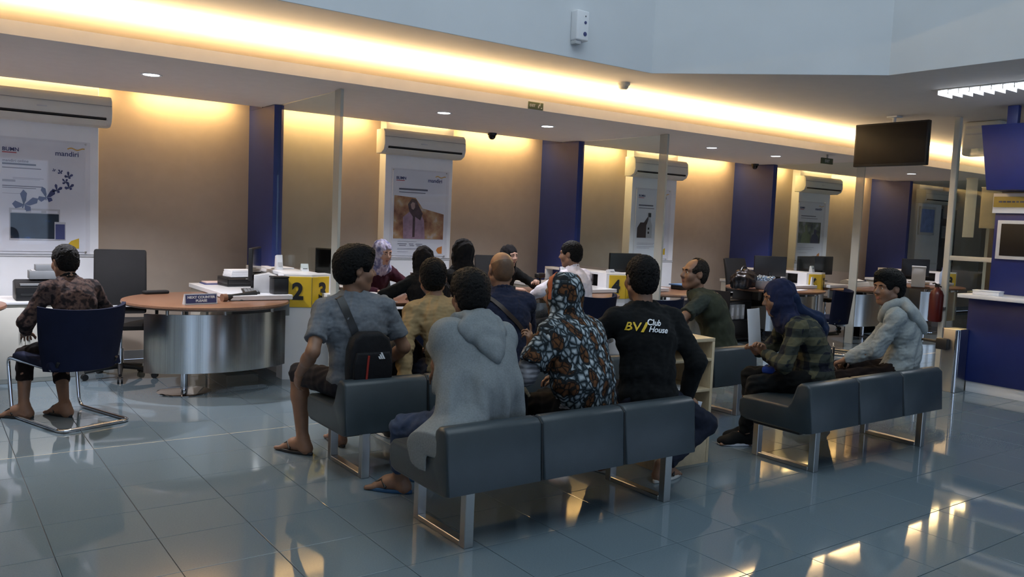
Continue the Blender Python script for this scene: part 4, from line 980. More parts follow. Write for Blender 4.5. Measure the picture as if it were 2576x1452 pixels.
def person(label, x, y, rz, seat=.41, vox=.0085, lean=12, curve=8, side=0, twist=0, head=(0, 0, 0), sc=1.0, girth=1.0,
           hands=(((-.16, .34, .60), 'relax'), ((.16, .34, .60), 'relax')), elbow=((-1, -.5, -.3), (1, -.5, -.3)), legs=((-.14, .42), (.14, .42)), knee=((-.15, 1, .5), (.15, 1, .5)), toe=(.1, -.1),
           top=None, sleeve='long', bottom=None, bottomlen=1.0, hair='short', hairmat='hair', skin='skin', shoes='sandal', shoemat=None, hijab=None, hem=.07, fold=.004, hood=False, collar=None, drape=None, extra=None, vest=None, undermat=None, seed=1, footlift=(0, 0)):
    t = thing('person', label, 'person', (x, y, 0), rz)
    A = np.array; rd = math.radians
    P = A((0, 0, seat + .095)); lw = rd(lean - curve); up = rd(lean + curve * 1.6); sd = rd(side)
    d1 = unit((math.sin(sd), math.sin(lw), math.cos(lw))); d2 = unit((math.sin(sd) * .8, math.sin(up), math.cos(up)))
    Wp = P + .15 * sc * d1; C = Wp + .17 * sc * unit(d1 + d2); N = C + .17 * sc * d2
    tw = rd(twist); sx = unit((math.cos(tw), math.sin(tw), math.sin(sd) * -.6)); sy = unit(np.cross(d2, sx)); hx = A((1., 0, 0))
    # sy: forward of the chest
    sh = .178 * sc * (.93 + .07 * girth); SH = [N - .055 * sc * d2 - sx * sh, N - .055 * sc * d2 + sx * sh]
    hy, hp, hr = (rd(v) for v in head); R = rotm(hy + tw, hp, hr)
    nd_ = unit(d2 * .55 + A((0, 0, 1)) * .75 + sy * .05); Hb = N + .075 * sc * nd_
    h = sc * 1.05; Hc = Hb + R @ (A((0, .012, .095)) * h)
    HP = lambda a, b_, c: Hc + R @ (A((a, b_, c)) * h)
    la, lf = .275 * sc, .245 * sc; lt, ls = .40 * sc, .40 * sc
    EL, WR = [], []
    for i in range(2):
        e, w_ = ik(SH[i], hands[i][0], la, lf, elbow[i]); EL.append(e); WR.append(w_)
    HIP = [P + A((-.085 * sc * girth ** .5, .02, -.005)), P + A((.085 * sc * girth ** .5, .02, -.005))]; KN, AN = [], []
    for i in range(2):
        an = A((legs[i][0], legs[i][1], .088 * sc + footlift[i])); k_, a_ = ik(HIP[i], an, lt, ls, knee[i]); KN.append(k_); AN.append(a_)
    allp = np.array([P, Wp, C, N, Hc, *SH, *EL, *WR, *KN, *AN]); lo = allp.min(0) - .26; hi = allp.max(0) + .26; lo[2] = max(lo[2], -.0)
    lo[2] = min(lo[2], 0.0)
    # ---- body
    F = Field(lo, hi, vox)
    g = girth
    F.ell(P, (.132 * g * sc, .094 * g * sc, .09 * sc), .03); F.ell(Wp, (.115 * g * sc, .078 * g * sc, .12 * sc), .04); F.ell(C, (.135 * g * sc, .085 * g * sc, .145 * sc), .04, np.array([sx, sy, d2]).T)
    F.cone(SH[0], SH[1], .045 * sc, .045 * sc, .05); F.cone(N - .03 * d2, Hb + R @ A((0, -.012, .045)) * h, .058 * sc, .050 * sc, .03)
    for i in range(2):
        F.cone(SH[i], EL[i], .046 * sc, .037 * sc, .03); F.cone(EL[i], EL[i] + .35 * (WR[i] - EL[i]), .037 * sc, .038 * sc, .02); F.cone(EL[i] + .3 * (WR[i] - EL[i]), WR[i], .038 * sc, .025 * sc, .02)
        F.cone(HIP[i], KN[i], .078 * sc, .054 * sc, .03); F.cone(KN[i], KN[i] + .35 * (AN[i] - KN[i]), .052 * sc, .054 * sc, .02); F.cone(KN[i] + .32 * (AN[i] - KN[i]), AN[i], .053 * sc, .034 * sc, .02)
        foot(F, AN[i], rd(0) + toe[i], sc, True, 0, footlift[i])
    # head
    F.ell(HP(0, -.015, .030), (.074 * h, .094 * h, .084 * h), .03, R); F.ell(HP(0, .028, -.035), (.059 * h, .064 * h, .080 * h), .03, R)
    F.ell(HP(0, .062, -.098), (.026 * h, .022 * h, .020 * h), .03, R); F.cone(HP(-.055, -.005, -.06), HP(-.02, .055, -.098), .020 * h, .018 * h, .03); F.cone(HP(.055, -.005, -.06), HP(.02, .055, -.098), .020 * h, .018 * h, .03)
    F.ell(HP(-.042, .058, -.028), (.026 * h,) * 3, .03, R); F.ell(HP(.042, .058, -.028), (.026 * h,) * 3, .03, R)
    for sg in (-1, 1): F.cutell(HP(sg * .030, .099, .006), (.017 * h, .014 * h, .012 * h), .012, R)
    F.cone(HP(-.045, .070, .027), HP(.045, .070, .027), .014 * h, .014 * h, .02)
    F.cone(HP(0, .086, .012), HP(0, .108, -.024), .0085 * h, .0125 * h, .010); F.ell(HP(-.012, .096, -.030), (.009 * h,) * 3, .006, R); F.ell(HP(.012, .096, -.030), (.009 * h,) * 3, .006, R)
    F.cone(HP(-.020, .079, -.061), HP(.020, .079, -.061), .0105 * h, .0105 * h, .014)
    for sg in (-1, 1):
        F.ell(HP(sg * .076, -.008, -.004), (.012 * h, .022 * h, .034 * h), .008, R @ rotm(sg * .35, .15, 0)); F.cutell(HP(sg * .088, -.002, .0), (.008 * h, .010 * h, .016 * h), .006, R)
    for i in range(2):
        sgn = -1 if i == 0 else 1
        pose = hands[i][1]; fd = unit(WR[i] - EL[i]); thumb = unit(np.cross(A((0, 0, 1)), fd))
        opt = hands[i][2] if len(hands[i]) > 2 else {}
        hd = A(opt.get('dir', fd)); up_ = A(opt.get('up', (0, .2, 1.0))); curl = {'relax': .45, 'grip': .95, 'flat': .12, 'fist': 1.35, 'point': (.05, .95, 1.1, 1.1, .5)}[pose]
        hand(F, WR[i], hd, up_, 1 if i == 0 else -1, sc * .98, curl)
    F.mesh('body', M[skin], t)
    # eyes, brows, lips
    b = bm_new()
    for sg in (-1, 1):
        c = HP(sg * .030, .0725, .005); uvs(b, c, .0125 * h, 12, 8, 0); c = HP(sg * .030, .0800, .005); uvs(b, c, .0062 * h, 10, 6, 1)
    e = obj('eyes', b, [M['eyew'], M['iris']], t, True); e['kind'] = 'stuff'
    b = bm_new()
    tube(b, [HP(-.021, .0845, -.0615), HP(-.008, .0915, -.0575), HP(0, .092, -.059), HP(.008, .0915, -.0575), HP(.021, .0845, -.0615)], .004 * h, 8, rad=[.002 * h, .0042 * h, .004 * h, .0042 * h, .002 * h])
    tube(b, [HP(-.020, .0845, -.064), HP(-.008, .091, -.0675), HP(.008, .091, -.0675), HP(.020, .0845, -.064)], .0045 * h, 8, rad=[.002 * h, .0048 * h, .0048 * h, .002 * h])
    obj('lips', b, M['lip'], t, True, 'stuff')
    b = bm_new()
    for sg in (-1, 1): tube(b, [HP(sg * .014, .0895, .0235), HP(sg * .030, .0885, .0285), HP(sg * .047, .0775, .0245)], .004, 6, rad=[.0032 * h, .004 * h, .002 * h])
    obj('eyebrows', b, M['hair'], t, True, 'stuff')
    # ---- hair
    hlo, hhi = Hc - .2, Hc + .2
    if hair and not hijab:
        F = Field(hlo, hhi, min(vox, .007)); tk = {'short': .012, 'thick': .024, 'buzz': .004, 'bald': .002, 'receding': .010}[hair]
        F.ell(HP(0, -.017, .033), ((.074 + tk) * h, (.094 + tk) * h, (.084 + tk) * h), 0, R); F.ell(HP(0, -.045, -.025), ((.062 + tk * .8) * h, (.055 + tk) * h, (.062 + tk * .4) * h), .03, R)
        if hair == 'thick': F.ell(HP(.0, .035, .098), (.066 * h, .065 * h, .036 * h), .03, R)
        F.warp(.006 if hair != 'bald' else .001, .022, seed, (1, 1, .5))
        F.cutell(HP(0, .115, -.020), (.085 * h, .085 * h, .082 * h), .012, R)
        for sg in (-1, 1): F.cutell(HP(sg * .088, .022, -.040), (.026 * h, .062 * h, .062 * h), .008, R)
        F.plane(HP(0, 0, -.068), R @ A((0, .3, -1.)), .006)
        if hair == 'receding': F.cutell(HP(0, .075, .085), (.075 * h, .085 * h, .075 * h), .015, R)
        if hair == 'bald': F.cutell(HP(0, .03, .085), (.095 * h, .13 * h, .072 * h), .015, R)
        F.mesh('hair', M['stubble' if hair == 'bald' else hairmat], t)
    # ---- top garment
    B3 = np.array([sx, sy, d2]).T
    def torso(F, e, hemz=hem):
        F.ell(P + A((0, 0, .02)), ((.165 * g + e) * sc, (.122 * g + e) * sc, (.105 + e) * sc), .03); F.ell(Wp, ((.148 * g + e) * sc, (.108 * g + e) * sc, (.13 + e) * sc), .06)
        F.ell(C, ((.165 * g + e) * sc, (.112 * g + e) * sc, (.16 + e) * sc), .06, B3); F.ell(C + .05 * d2 - .035 * sy, (.135 * sc + e, .085 * sc + e, .11 * sc), .05, B3)
        F.cone(SH[0] * .9 + SH[1] * .1, SH[1] * .9 + SH[0] * .1, .058 * sc + e, .058 * sc + e, .06)
        for i in range(2): F.cone(SH[i], N + .02 * d2, .040 * sc, .058 * sc, .05)
    def sleeves(F, e, kind):
        for i in range(2):
            if kind == 'short':
                E = SH[i] + .72 * (EL[i] - SH[i]); F.cone(SH[i], E, .060 * sc + e, .062 * sc + e, .045, 2)
            elif kind == 'long':
                F.cone(SH[i], EL[i], .062 * sc + e, .056 * sc + e, .05); w_ = EL[i] + .94 * (WR[i] - EL[i]); F.cone(EL[i], w_, .056 * sc + e, .043 * sc + e, .03, 2)
    nb = N + .035 * sc * d2
    F = Field(lo, hi, vox); torso(F, 0 if not vest else -.004); sleeves(F, 0, sleeve)
    F.warp(fold, .13, seed, (1, 1, .6)); F.warp(fold * .6, .06, seed + 3)
    F.cutcone(N + .0 * d2, N + .18 * nd_, .050 * sc, .075 * sc, .012)
    F.plane(P + A((0, 0, -hem)), (0, 0, -1))
    shirt = F.mesh('shirt', top if not vest else (undermat or top), t)
    if vest:
        F = Field(lo, hi, vox); torso(F, .008)
        for i in range(2): F.cutell(SH[i] + (EL[i] - SH[i]) * .30 + sx * (-.02 if i == 0 else .02), (.085, .10, .11), .01)
        F.warp(fold, .12, seed + 5, (1, 1, .5)); F.cutcone(N, N + .18 * nd_, .056 * sc, .075 * sc, .012); F.plane(P + A((0, 0, -hem - .03)), (0, 0, -1))
        shirt = F.mesh('vest', vest, t)
    if collar:
        F = Field(N - .2, N + .2, .006); n = 14
        ring_ = [N + .035 * sc * nd_ + .064 * sc * (sx * math.cos(a) + sy * .95 * math.sin(a)) + nd_ * (.010 * math.sin(-a) ) for a in np.linspace(0, 2 * PI, n + 1)]
        for p, q in zip(ring_, ring_[1:]): F.cone(p - nd_ * .022, q - nd_ * .022, .010, .010, .012); F.cone(p + nd_ * .004, q + nd_ * .004, .008, .008, .012)
        F.mesh('collar', collar, t)
    if hood:
        F = Field(N - .3, N + .3, min(vox, .0075)); hm = hood if not isinstance(hood, bool) else top
        n = 20
        for k in range(n):
            a, a2 = 2 * PI * k / n, 2 * PI * (k + 1) / n
            f = lambda a: N + .035 * sc * d2 + (.092 * sx * math.cos(a) + .082 * sy * math.sin(a)) * sc - .05 * d2 * max(0, math.sin(a)) + d2 * (.012 * math.cos(2 * a))
            r = lambda a: (.030 + .014 * max(0, -math.sin(a))) * sc
            F.cone(f(a), f(a2), r(a), r(a2), .02)
        F.ell(N - .105 * sy * sc - .055 * d2 - .03 * sx, (.16 * sc, .050 * sc, .095 * sc), .04, B3); F.ell(N - .130 * sy * sc - .13 * d2 - .03 * sx, (.095 * sc, .038 * sc, .095 * sc), .04, B3); F.ell(N - .135 * sy * sc - .20 * d2 - .03 * sx, (.04 * sc, .03 * sc, .06 * sc), .04, B3)
        F.warp(.004, .12, seed + 2, (1, 1, .5)); F.cutcone(N - .02 * nd_, N + .2 * nd_, .066 * sc, .115 * sc, .02)
        F.mesh('hood', hm, t)
    # ---- trousers or skirt
    if bottom:
        F = Field(lo, hi, vox); F.ell(P, ((.158 * g) * sc, (.118 * g) * sc, .105 * sc), .03)
        for i in range(2):
            F.cone(HIP[i], KN[i], .090 * sc, .068 * sc, .04)
            e = KN[i] + (AN[i] - KN[i]) * max(0, bottomlen)
            if bottomlen > 0: F.cone(KN[i], e, .066 * sc, (.066 - .014 * bottomlen) * sc, .02, 2)
            else:
                kk = KN[i] + .02 * unit(KN[i] - HIP[i]); F.plane(kk, KN[i] - HIP[i] + A((0, 0, -.15)), .004)
        F.warp(fold, .11, seed + 8); F.plane((0, 0, .045), (0, 0, -1)); 
        F.mesh('trousers', bottom, t)
    # ---- shoes
    for i in range(2):
        if shoes == 'sandal': sole(t, AN[i], toe[i], sc * 1.02, shoemat or M['black'], 'sandal', .02, M['black'] if not isinstance(shoemat, tuple) else M['black'], footlift[i])
        elif shoes == 'shoe':
            F = Field(AN[i] - .28, AN[i] + .28, .006); foot(F, AN[i], toe[i], sc, False, .008, footlift[i]); F.plane(A((0, 0, .10 * sc + footlift[i])), (0, 0, 1)); F.plane(A((0, 0, .012 + footlift[i])), (0, 0, -1))
            o = F.mesh('shoe', shoemat or M['black'], t); sole(o, AN[i], toe[i], sc * 1.03, M['paper'], 'sole', .024, None, footlift[i])
    # ---- veil
    info = dict(P=P, Wp=Wp, C=C, N=N, Hc=Hc, R=R, SH=SH, EL=EL, WR=WR, KN=KN, AN=AN, sx=sx, sy=sy, d2=d2, HP=HP, shirt=shirt, t=t, lo=lo, hi=hi, B3=B3, nd=nd_, sc=sc)
    if hijab:
        F = Field(lo, hi, min(vox, .008)); hm, long = hijab
        F.ell(HP(0, -.018, .030), (.089 * h, .110 * h, .098 * h), .0, R); F.ell(HP(0, .006, -.050), (.080 * h, .080 * h, .085 * h), .04, R)
        F.cone(HP(0, -.02, -.04), N - .01 * d2, .088 * h, .098 * sc, .05); F.cone(N - .01 * d2 - .09 * sx, N - .01 * d2 + .09 * sx, .066 * sc, .066 * sc, .05)
        if long >= 1:
            F.ell(N - .10 * d2, (.215 * sc, .145 * sc, .12 * sc), .06, B3)
            F.ell(C - .0 * d2, (.225 * sc, .155 * sc, .17 * sc), .06, B3)
        if long >= 2:
            for i in range(2): F.cone(SH[i], SH[i] + (EL[i] - SH[i]) * .75, .080 * sc, .085 * sc, .06, 2)
            F.ell(Wp + A((.0, -.02, 0)), (.225 * sc, .165 * sc, .17 * sc), .06); F.ell(P + A((0.05, -.035, -.01)), (.20 * sc, .150 * sc, .13 * sc), .06)
        F.warp(.006, .10, seed + 4, (1, 1, .45)); F.warp(.003, .045, seed + 6, (1, 1, .5))
        F.cutell(HP(0, .108, -.016), (.054 * h, .062 * h, .079 * h), .010, R)
        # hollow so that the face and neck stay free inside
        if long >= 2: F.plane(P + A((0, 0, -.035)), (-.25, 0, -1))
        elif long >= 1: F.plane(C - .12 * d2, (0, .2, -1))
        info['veil'] = F.mesh('headscarf', hm, t)
    if extra: extra(info)
    return info

def world_bvh(o):
    return BVHTree.FromPolygons([v.co[:] for v in o.data.vertices], [p.vertices[:] for p in o.data.polygons])
def on_back(bvh, x, z, off=.004, d=(0, 1, 0), start=-1.2, o=(0, 0)):
    h = bvh.ray_cast(V((x, start, z)), V(d))
    return (h[0] + h[1] * off * (1 if h[1].y < 0 else -1)) if h[0] else None
def ribbon(name, pts, wd, th, m, parent, bvh=None):
    pts = [V(p) for p in pts if p is not None]; b = bm_new(); rows = []
    for i, p in enumerate(pts):
        tt = (pts[min(i + 1, len(pts) - 1)] - pts[max(i - 1, 0)]).normalized()
        n = V((0, -1, .15)).normalized()
        if bvh: q = bvh.find_nearest(p); n = q[1] if q[1].dot(p - q[0]) > 0 else -q[1]
        s = tt.cross(n).normalized(); n = s.cross(tt).normalized()
        rows.append([b.verts.new(p + s * a * wd / 2 + n * c * th) for a, c in ((-1, 0), (1, 0), (1, 1), (-1, 1))])
    for r, q in zip(rows, rows[1:]):
        for k in range(4): b.faces.new((r[k], r[(k + 1) % 4], q[(k + 1) % 4], q[k]))
    b.faces.new(rows[0][::-1]); b.faces.new(rows[-1]); bmesh.ops.recalc_face_normals(b, faces=b.faces[:])
    return obj(name, b, m, parent, 40)
def print_on(name, me, bvh, m, parent, x, z, rot=0, off=.009, d=(0, 1, 0), start=-1.2):
    b = bm_new(); b.from_mesh(me); bpy.data.meshes.remove(me)
    bmesh.ops.triangulate(b, faces=b.faces[:]); bmesh.ops.subdivide_edges(b, edges=b.edges[:], cuts=3, use_grid_fill=True)
    for v in b.verts:
        u, w_ = v.co.x, v.co.y; u, w_ = u * math.cos(rot) - w_ * math.sin(rot), u * math.sin(rot) + w_ * math.cos(rot)
        h = bvh.ray_cast(V((x + u, start, z + w_)), V(d))
        y = h[0].y if h[0] else -.1
        v.co = V((x + u, y - off - max(0, v.co.z), z + w_))
    return obj(name, b, m, parent, False)

# ---------------- cloth materials with patterns
C_ = {}
def floral(nt, co):
    n = nd(nt, 'ShaderNodeTexNoise', i_Scale=22.0, i_Detail=3.0); nt.links.new(co, n.inputs['Vector'])
    n2 = nd(nt, 'ShaderNodeTexVoronoi', i_Scale=34.0); nt.links.new(co, n2.inputs['Vector'])
    a = ramp(nt, n.outputs['Fac'], [(.44, (.012, .009, .011)), (.50, (.09, .055, .05)), (.60, (.17, .105, .085)), (.70, (.025, .015, .02))])
    bq = ramp(nt, n2.outputs['Distance'], [(.0, (.12, .075, .06)), (.35, (.014, .010, .012)), (.6, (.014, .010, .012))])
    return mixc(nt, .45, a, bq)
C_['floral'] = ramp_mat('dark_floral_batik', floral)
def hatch(nt, co):      # pale leaves with dark outlines and brown lozenges in staggered rows
    s0 = nd(nt, 'ShaderNodeSeparateXYZ'); nt.links.new(co, s0.inputs[0]); wob = nd(nt, 'ShaderNodeTexNoise', i_Scale=14.0); nt.links.new(co, wob.inputs['Vector'])
    u = math_(nt, 'ADD', math_(nt, 'MULTIPLY', math_(nt, 'ADD', s0.outputs[0], math_(nt, 'MULTIPLY', s0.outputs[1], .25)), 11.5), math_(nt, 'MULTIPLY', wob.outputs['Fac'], .35))
    colm = math_(nt, 'FLOOR', u); fu = math_(nt, 'FRACT', u)
    vv = math_(nt, 'ADD', math_(nt, 'MULTIPLY', s0.outputs[2], 8.0), math_(nt, 'MULTIPLY', colm, .5)); fv = math_(nt, 'FRACT', vv)
    ex = math_(nt, 'POWER', math_(nt, 'MULTIPLY', math_(nt, 'SUBTRACT', fu, .74), 4.4), 2.0); ey = math_(nt, 'POWER', math_(nt, 'MULTIPLY', math_(nt, 'SUBTRACT', fv, .5), 2.5), 2.0)
    el = math_(nt, 'ADD', ex, ey)
    mp2 = nd(nt, 'ShaderNodeMapping'); mp2.inputs['Rotation'].default_value = (0, math.radians(-38), 0); mp2.inputs['Scale'].default_value = (44, 18, 24); nt.links.new(co, mp2.inputs['Vector'])
    v2 = nd(nt, 'ShaderNodeTexVoronoi', i_Scale=1.0); v2.feature = 'DISTANCE_TO_EDGE'; nt.links.new(mp2.outputs['Vector'], v2.inputs['Vector'])
    leaf = ramp(nt, v2.outputs['Distance'], [(.05, (.012, .018, .022)), (.15, (.13, .16, .18)), (.36, (.42, .47, .50))])
    dark = ramp(nt, v2.outputs['Distance'], [(.03, (.008, .007, .006)), (.10, (.085, .035, .014)), (.3, (.13, .055, .022))])
    pick = math_(nt, 'LESS_THAN', el, 1.0)
    edge = math_(nt, 'MULTIPLY', math_(nt, 'GREATER_THAN', el, .85), math_(nt, 'LESS_THAN', el, 1.35))
    return mixc(nt, edge, mixc(nt, pick, leaf, dark), (.012, .014, .016))
C_['batik'] = ramp_mat('batik_leaf_cloth', hatch)
def plaid(nt, co):
    s = nd(nt, 'ShaderNodeSeparateXYZ'); nt.links.new(co, s.inputs[0])
    def band(o, f, ph): 
        v = math_(nt, 'SINE', math_(nt, 'ADD', math_(nt, 'MULTIPLY', o, f), ph)); return math_(nt, 'MULTIPLY_ADD', math_(nt, 'GREATER_THAN', v, .0), 1.0, 0.0)
    xy = math_(nt, 'ADD', s.outputs[0], math_(nt, 'MULTIPLY', s.outputs[1], .55))
    a = band(xy, 62, .3); b_ = band(s.outputs[2], 54, 0.0)
    t_ = math_(nt, 'MULTIPLY', math_(nt, 'ADD', a, b_), .5)
    return ramp(nt, t_, [(.0, (.085, .078, .045)), (.5, (.030, .034, .028)), (1.0, (.008, .009, .016))])
C_['plaid'] = ramp_mat('olive_navy_plaid', plaid)
def veilp(nt, co):
    n = nd(nt, 'ShaderNodeTexNoise', i_Scale=16.0, i_Detail=4.0); nt.links.new(co, n.inputs['Vector'])
    return ramp(nt, n.outputs['Fac'], [(.36, (.10, .11, .22)), (.47, (.24, .23, .36)), (.55, (.46, .43, .52)), (.68, (.30, .26, .36))])
C_['veilp'] = ramp_mat('lilac_pattern_veil', veilp)
def stripes(nt, co):
    s = nd(nt, 'ShaderNodeSeparateXYZ'); nt.links.new(co, s.inputs[0])
    v = math_(nt, 'SINE', math_(nt, 'MULTIPLY', s.outputs[2], 240.0)); n = nd(nt, 'ShaderNodeTexNoise', i_Scale=12.0); nt.links.new(co, n.inputs['Vector'])
    f = math_(nt, 'ADD', math_(nt, 'MULTIPLY', v, .20), n.outputs['Fac'])
    return ramp(nt, f, [(.3, (.10, .10, .11)), (.5, (.20, .20, .22)), (.75, (.25, .25, .27))])
C_['stripes'] = ramp_mat('grey_striped_knit', stripes)
C_['tee'] = cloth('grey_marl_cotton', (.145, .158, .178), .10, 60)
C_['tan'] = cloth('tan_canvas', (.29, .205, .105), .08, 18)
C_['navy'] = cloth('navy_jacket', (.018, .022, .045), .15)
C_['marl'] = cloth('grey_marl_fleece', (.185, .205, .215), .12, 120)
C_['pale'] = cloth('pale_grey_fleece', (.30, .325, .325), .08, 80)
C_['blackc'] = cloth('black_cotton', (.008, .0085, .009), .2)
C_['blackv'] = cloth('black_veil_cloth', (.010, .009, .010), .2)
C_['maroon'] = cloth('maroon_uniform', (.040, .010, .018), .15)
C_['whites'] = cloth('white_shirt_cotton', (.66, .63, .70), .04, 14)
C_['olive'] = cloth('olive_vest_cloth', (.040, .045, .030), .12)
C_['oliveu'] = cloth('dark_green_cotton', (.040, .048, .040), .12)
C_['navyv'] = cloth('navy_veil', (.016, .020, .052), .12)
C_['navyt'] = cloth('blue_scarf_tail', (.013, .022, .055), .15)
C_['denim'] = cloth('blue_denim', (.045, .065, .12), .2, 30)
C_['dkjean'] = cloth('dark_jeans', (.014, .017, .030), .2, 30)
C_['brownp'] = cloth('dark_brown_trousers', (.014, .009, .008), .2)
C_['charc'] = cloth('charcoal_shorts', (.022, .020, .024), .15)

# ---------------- the people
D = math.radians
def W2L(x, y, rz):
    c, s = math.cos(rz), math.sin(rz)
    return lambda X, Y, Z=None: ((c * (X - x) + s * (Y - y), -s * (X - x) + c * (Y - y)) + (() if Z is None else (Z,)))
def at_person(I, name, label, cat, group=None):          # an Empty with the person's placement, for things the person carries
    t = thing(name, label, cat, I['t'].location, I['t'].rotation_euler.z, group); return t

# 1 left: man in floral shirt on the cantilever chair
x, y, a = .90, 6.36, D(20); L = W2L(x, y, a)
person('man in a dark floral shirt seated with his back turned on a navy chair', x, y, a, seat=.44, lean=9, curve=15, sc=.90, head=(0, 10, 0), top=C_['floral'], bottom=C_['brownp'], bottomlen=.5, collar=C_['blackc'],
       hands=((L(.62, 6.60, .60), 'relax'), (L(1.02, 6.78, .62), 'relax')), elbow=((-.7, -.6, -.3), (1, -.4, -.4)), legs=(L(.60, 6.55), L(.845, 6.49)), toe=(.55, .2), seed=3)
# 2 teller in maroon, 3 smiling teller (behind the desks, facing the hall)
x, y, a = 3.72, 7.50, D(193)
I = person('teller in a maroon uniform with a lilac patterned headscarf behind counter 3', x, y, a, seat=.46, vox=.0095, lean=8, head=(0, 14, 0), sc=.93, top=C_['maroon'], bottom=C_['blackc'], hijab=(C_['veilp'], 0), skin='skinl',
       hands=(((-.20, .36, .78), 'relax'), ((.20, .34, .78), 'relax')), shoes='shoe', legs=((-.12, .30), (.12, .30)), seed=5)
t = at_person(I, 'name_badge', 'white name badge on a lanyard on the teller in maroon', 'badge')
bv = world_bvh(I['shirt']); bw = M['paper']
p = [on_back(bv, xx, zz, .007, (0, -1, 0), 1.2) for xx, zz in ((.05, I['N'][2] - .03), (.045, I['N'][2] - .08), (.03, I['N'][2] - .13), (.02, I['N'][2] - .18))]
ribbon('lanyard', p, .012, .002, M['lgrey'], t, bv)
q = on_back(bv, .02, I['N'][2] - .235, .010, (0, -1, 0), 1.2)
b = bm_new(); box(b, q.x - .034, q.x + .034, q.y - .003, q.y + .003, q.z - .055, q.z + .055, .002, 1); obj('card', b, M['paper'], t)
b = bm_new(); box(b, q.x - .012, q.x + .012, q.y + .003, q.y + .0045, q.z - .03, q.z + .0); obj('photo_print', b, M['ink'], t)
x, y, a = 5.33, 7.56, D(190)
person('smiling teller in black with a black headscarf behind counter 4', x, y, a, seat=.45, vox=.0095, lean=8, head=(0, 6, 0), sc=.91, top=C_['blackc'], bottom=C_['blackc'], hijab=(C_['blackv'], 0), skin='skinl',
       hands=(((-.13, .42, .86), 'grip', {'dir': (.6, .6, .2)}), ((.12, .36, .78), 'relax')), elbow=((-1, -.2, -.5), (1, -.4, -.3)), shoes='shoe', legs=((-.12, .30), (.12, .30)), seed=6)
# customers at counters 3 and 4
x, y, a = 3.70, 6.25, D(6)
person('customer in black with a black headscarf leaning on the desk of counter 3', x, y, a, seat=.46, vox=.0095, lean=18, head=(-8, 8, 0), sc=.93, top=C_['blackc'], bottom=C_['blackc'], hijab=(C_['blackv'], 1),
       hands=(((-.24, .44, .78), 'relax'), ((.16, .46, .78), 'relax')), elbow=((-1, -.1, -.3), (1, -.2, -.3)), shoes='shoe', legs=((-.12, .25), (.12, .25)), seed=7)
x, y, a = 4.09, 6.30, D(0)
person('customer in black with a taller black headscarf beside her at counter 3', x, y, a, seat=.46, vox=.0095, lean=10, head=(0, 4, 0), sc=1.0, top=C_['blackc'], bottom=C_['blackc'], hijab=(C_['blackv'], 0),
       hands=(((-.16, .42, .78), 'relax'), ((.20, .40, .78), 'relax')), shoes='shoe', legs=((-.12, .25), (.12, .25)), seed=8)
x, y, a = 5.40, 6.24, D(14)
person('man in a white shirt seated at the desk of counter 4', x, y, a, seat=.46, vox=.0095, lean=12, head=(16, 6, 0), sc=1.02, girth=1.02, top=C_['whites'], bottom=C_['blackc'], hair='short', collar=C_['whites'],
       hands=(((-.26, .42, .78), 'relax'), ((.12, .44, .78), 'relax')), elbow=((-1, -.1, -.3), (1, -.3, -.3)), shoes='shoe', legs=((-.12, .25), (.12, .25)), seed=9)
# second bench: grey tee, tan jacket, navy jacket
x, y, a = 2.15, 4.50, D(-4); L = W2L(x, y, a)
I = person('man in a grey t-shirt with a black sling bag, head turned aside', x, y, a, lean=-1, curve=5, side=-5, sc=1.03, girth=1.12, head=(-82, 2, 0), twist=-10, top=C_['tee'], sleeve='short', bottom=C_['charc'], bottomlen=0, hair='thick', hem=.06,
       hands=((L(1.82, 4.60, .56), 'relax', {'up': (-1, -.2, .2), 'dir': (.05, .6, -.8)}), (L(2.42, 4.66, .58), 'relax')), elbow=((-.2, -1, 0), (.5, -1, -.2)), legs=(L(1.955, 4.86), L(2.24, 4.94)), knee=((-.35, 1, .5), (.1, 1, .5)), toe=(.55, .0), fold=.0045, seed=10)
bv = world_bvh(I['shirt'])
t = at_person(I, 'sling_bag', 'black sling bag with white three-bar emblem on the back of the man in grey', 'bag')
p = [on_back(bv, xx, zz, .003) for xx, zz in ((-.135, 1.015), (-.125, .975), (-.115, .93), (-.10, .88), (-.085, .84), (-.07, .80), (-.06, .77))]
p0 = I['SH'][0] + np.array((.06, .02, .075)); p = [V(p0 + np.array((0, .015, -.004)))] + [q for q in p if q]
ribbon('strap', p, .045, .006, M['black'], t, bv)
Rb = Matrix.Rotation(D(5), 3, 'Y'); bl = M['black']
cx_, cz_ = -.010, .675; yb_ = on_back(bv, cx_, cz_, 0); yb_ = (yb_.y if yb_ else -.14) - .052
bag = cloth('black_bag_nylon', (.010, .010, .012), .2, 30, .3, 200, .6)
b = bm_new(); prism(b, [(-.125, -.165), (.125, -.165), (.135, -.06), (.13, .06), (.11, .125), (.06, .16), (-.06, .16), (-.11, .125), (-.13, .06), (-.135, -.06)], -.05, .055, 0, 'XZ', .022)
bmesh.ops.translate(b, verts=b.verts[:], vec=(cx_, yb_, cz_)); obj('bag_body', b, bag, t, 50)
b = bm_new(); prism(b, [(-.115, -.155), (.115, -.155), (.12, -.02), (.10, .05), (-.10, .05), (-.12, -.02)], -.075, -.046, 0, 'XZ', .012)
bmesh.ops.translate(b, verts=b.verts[:], vec=(cx_, yb_, cz_)); obj('front_pocket', b, bag, t, 50)
b = bm_new(); tube(b, [(cx_ - .045, yb_ - .078, cz_ - .12), (cx_ - .038, yb_ - .079, cz_ - .02), (cx_ - .032, yb_ - .077, cz_ + .035)], .007, 8); obj('red_zip', b, mat('red_zip_tape', (.30, .02, .012), .5), t, 60)
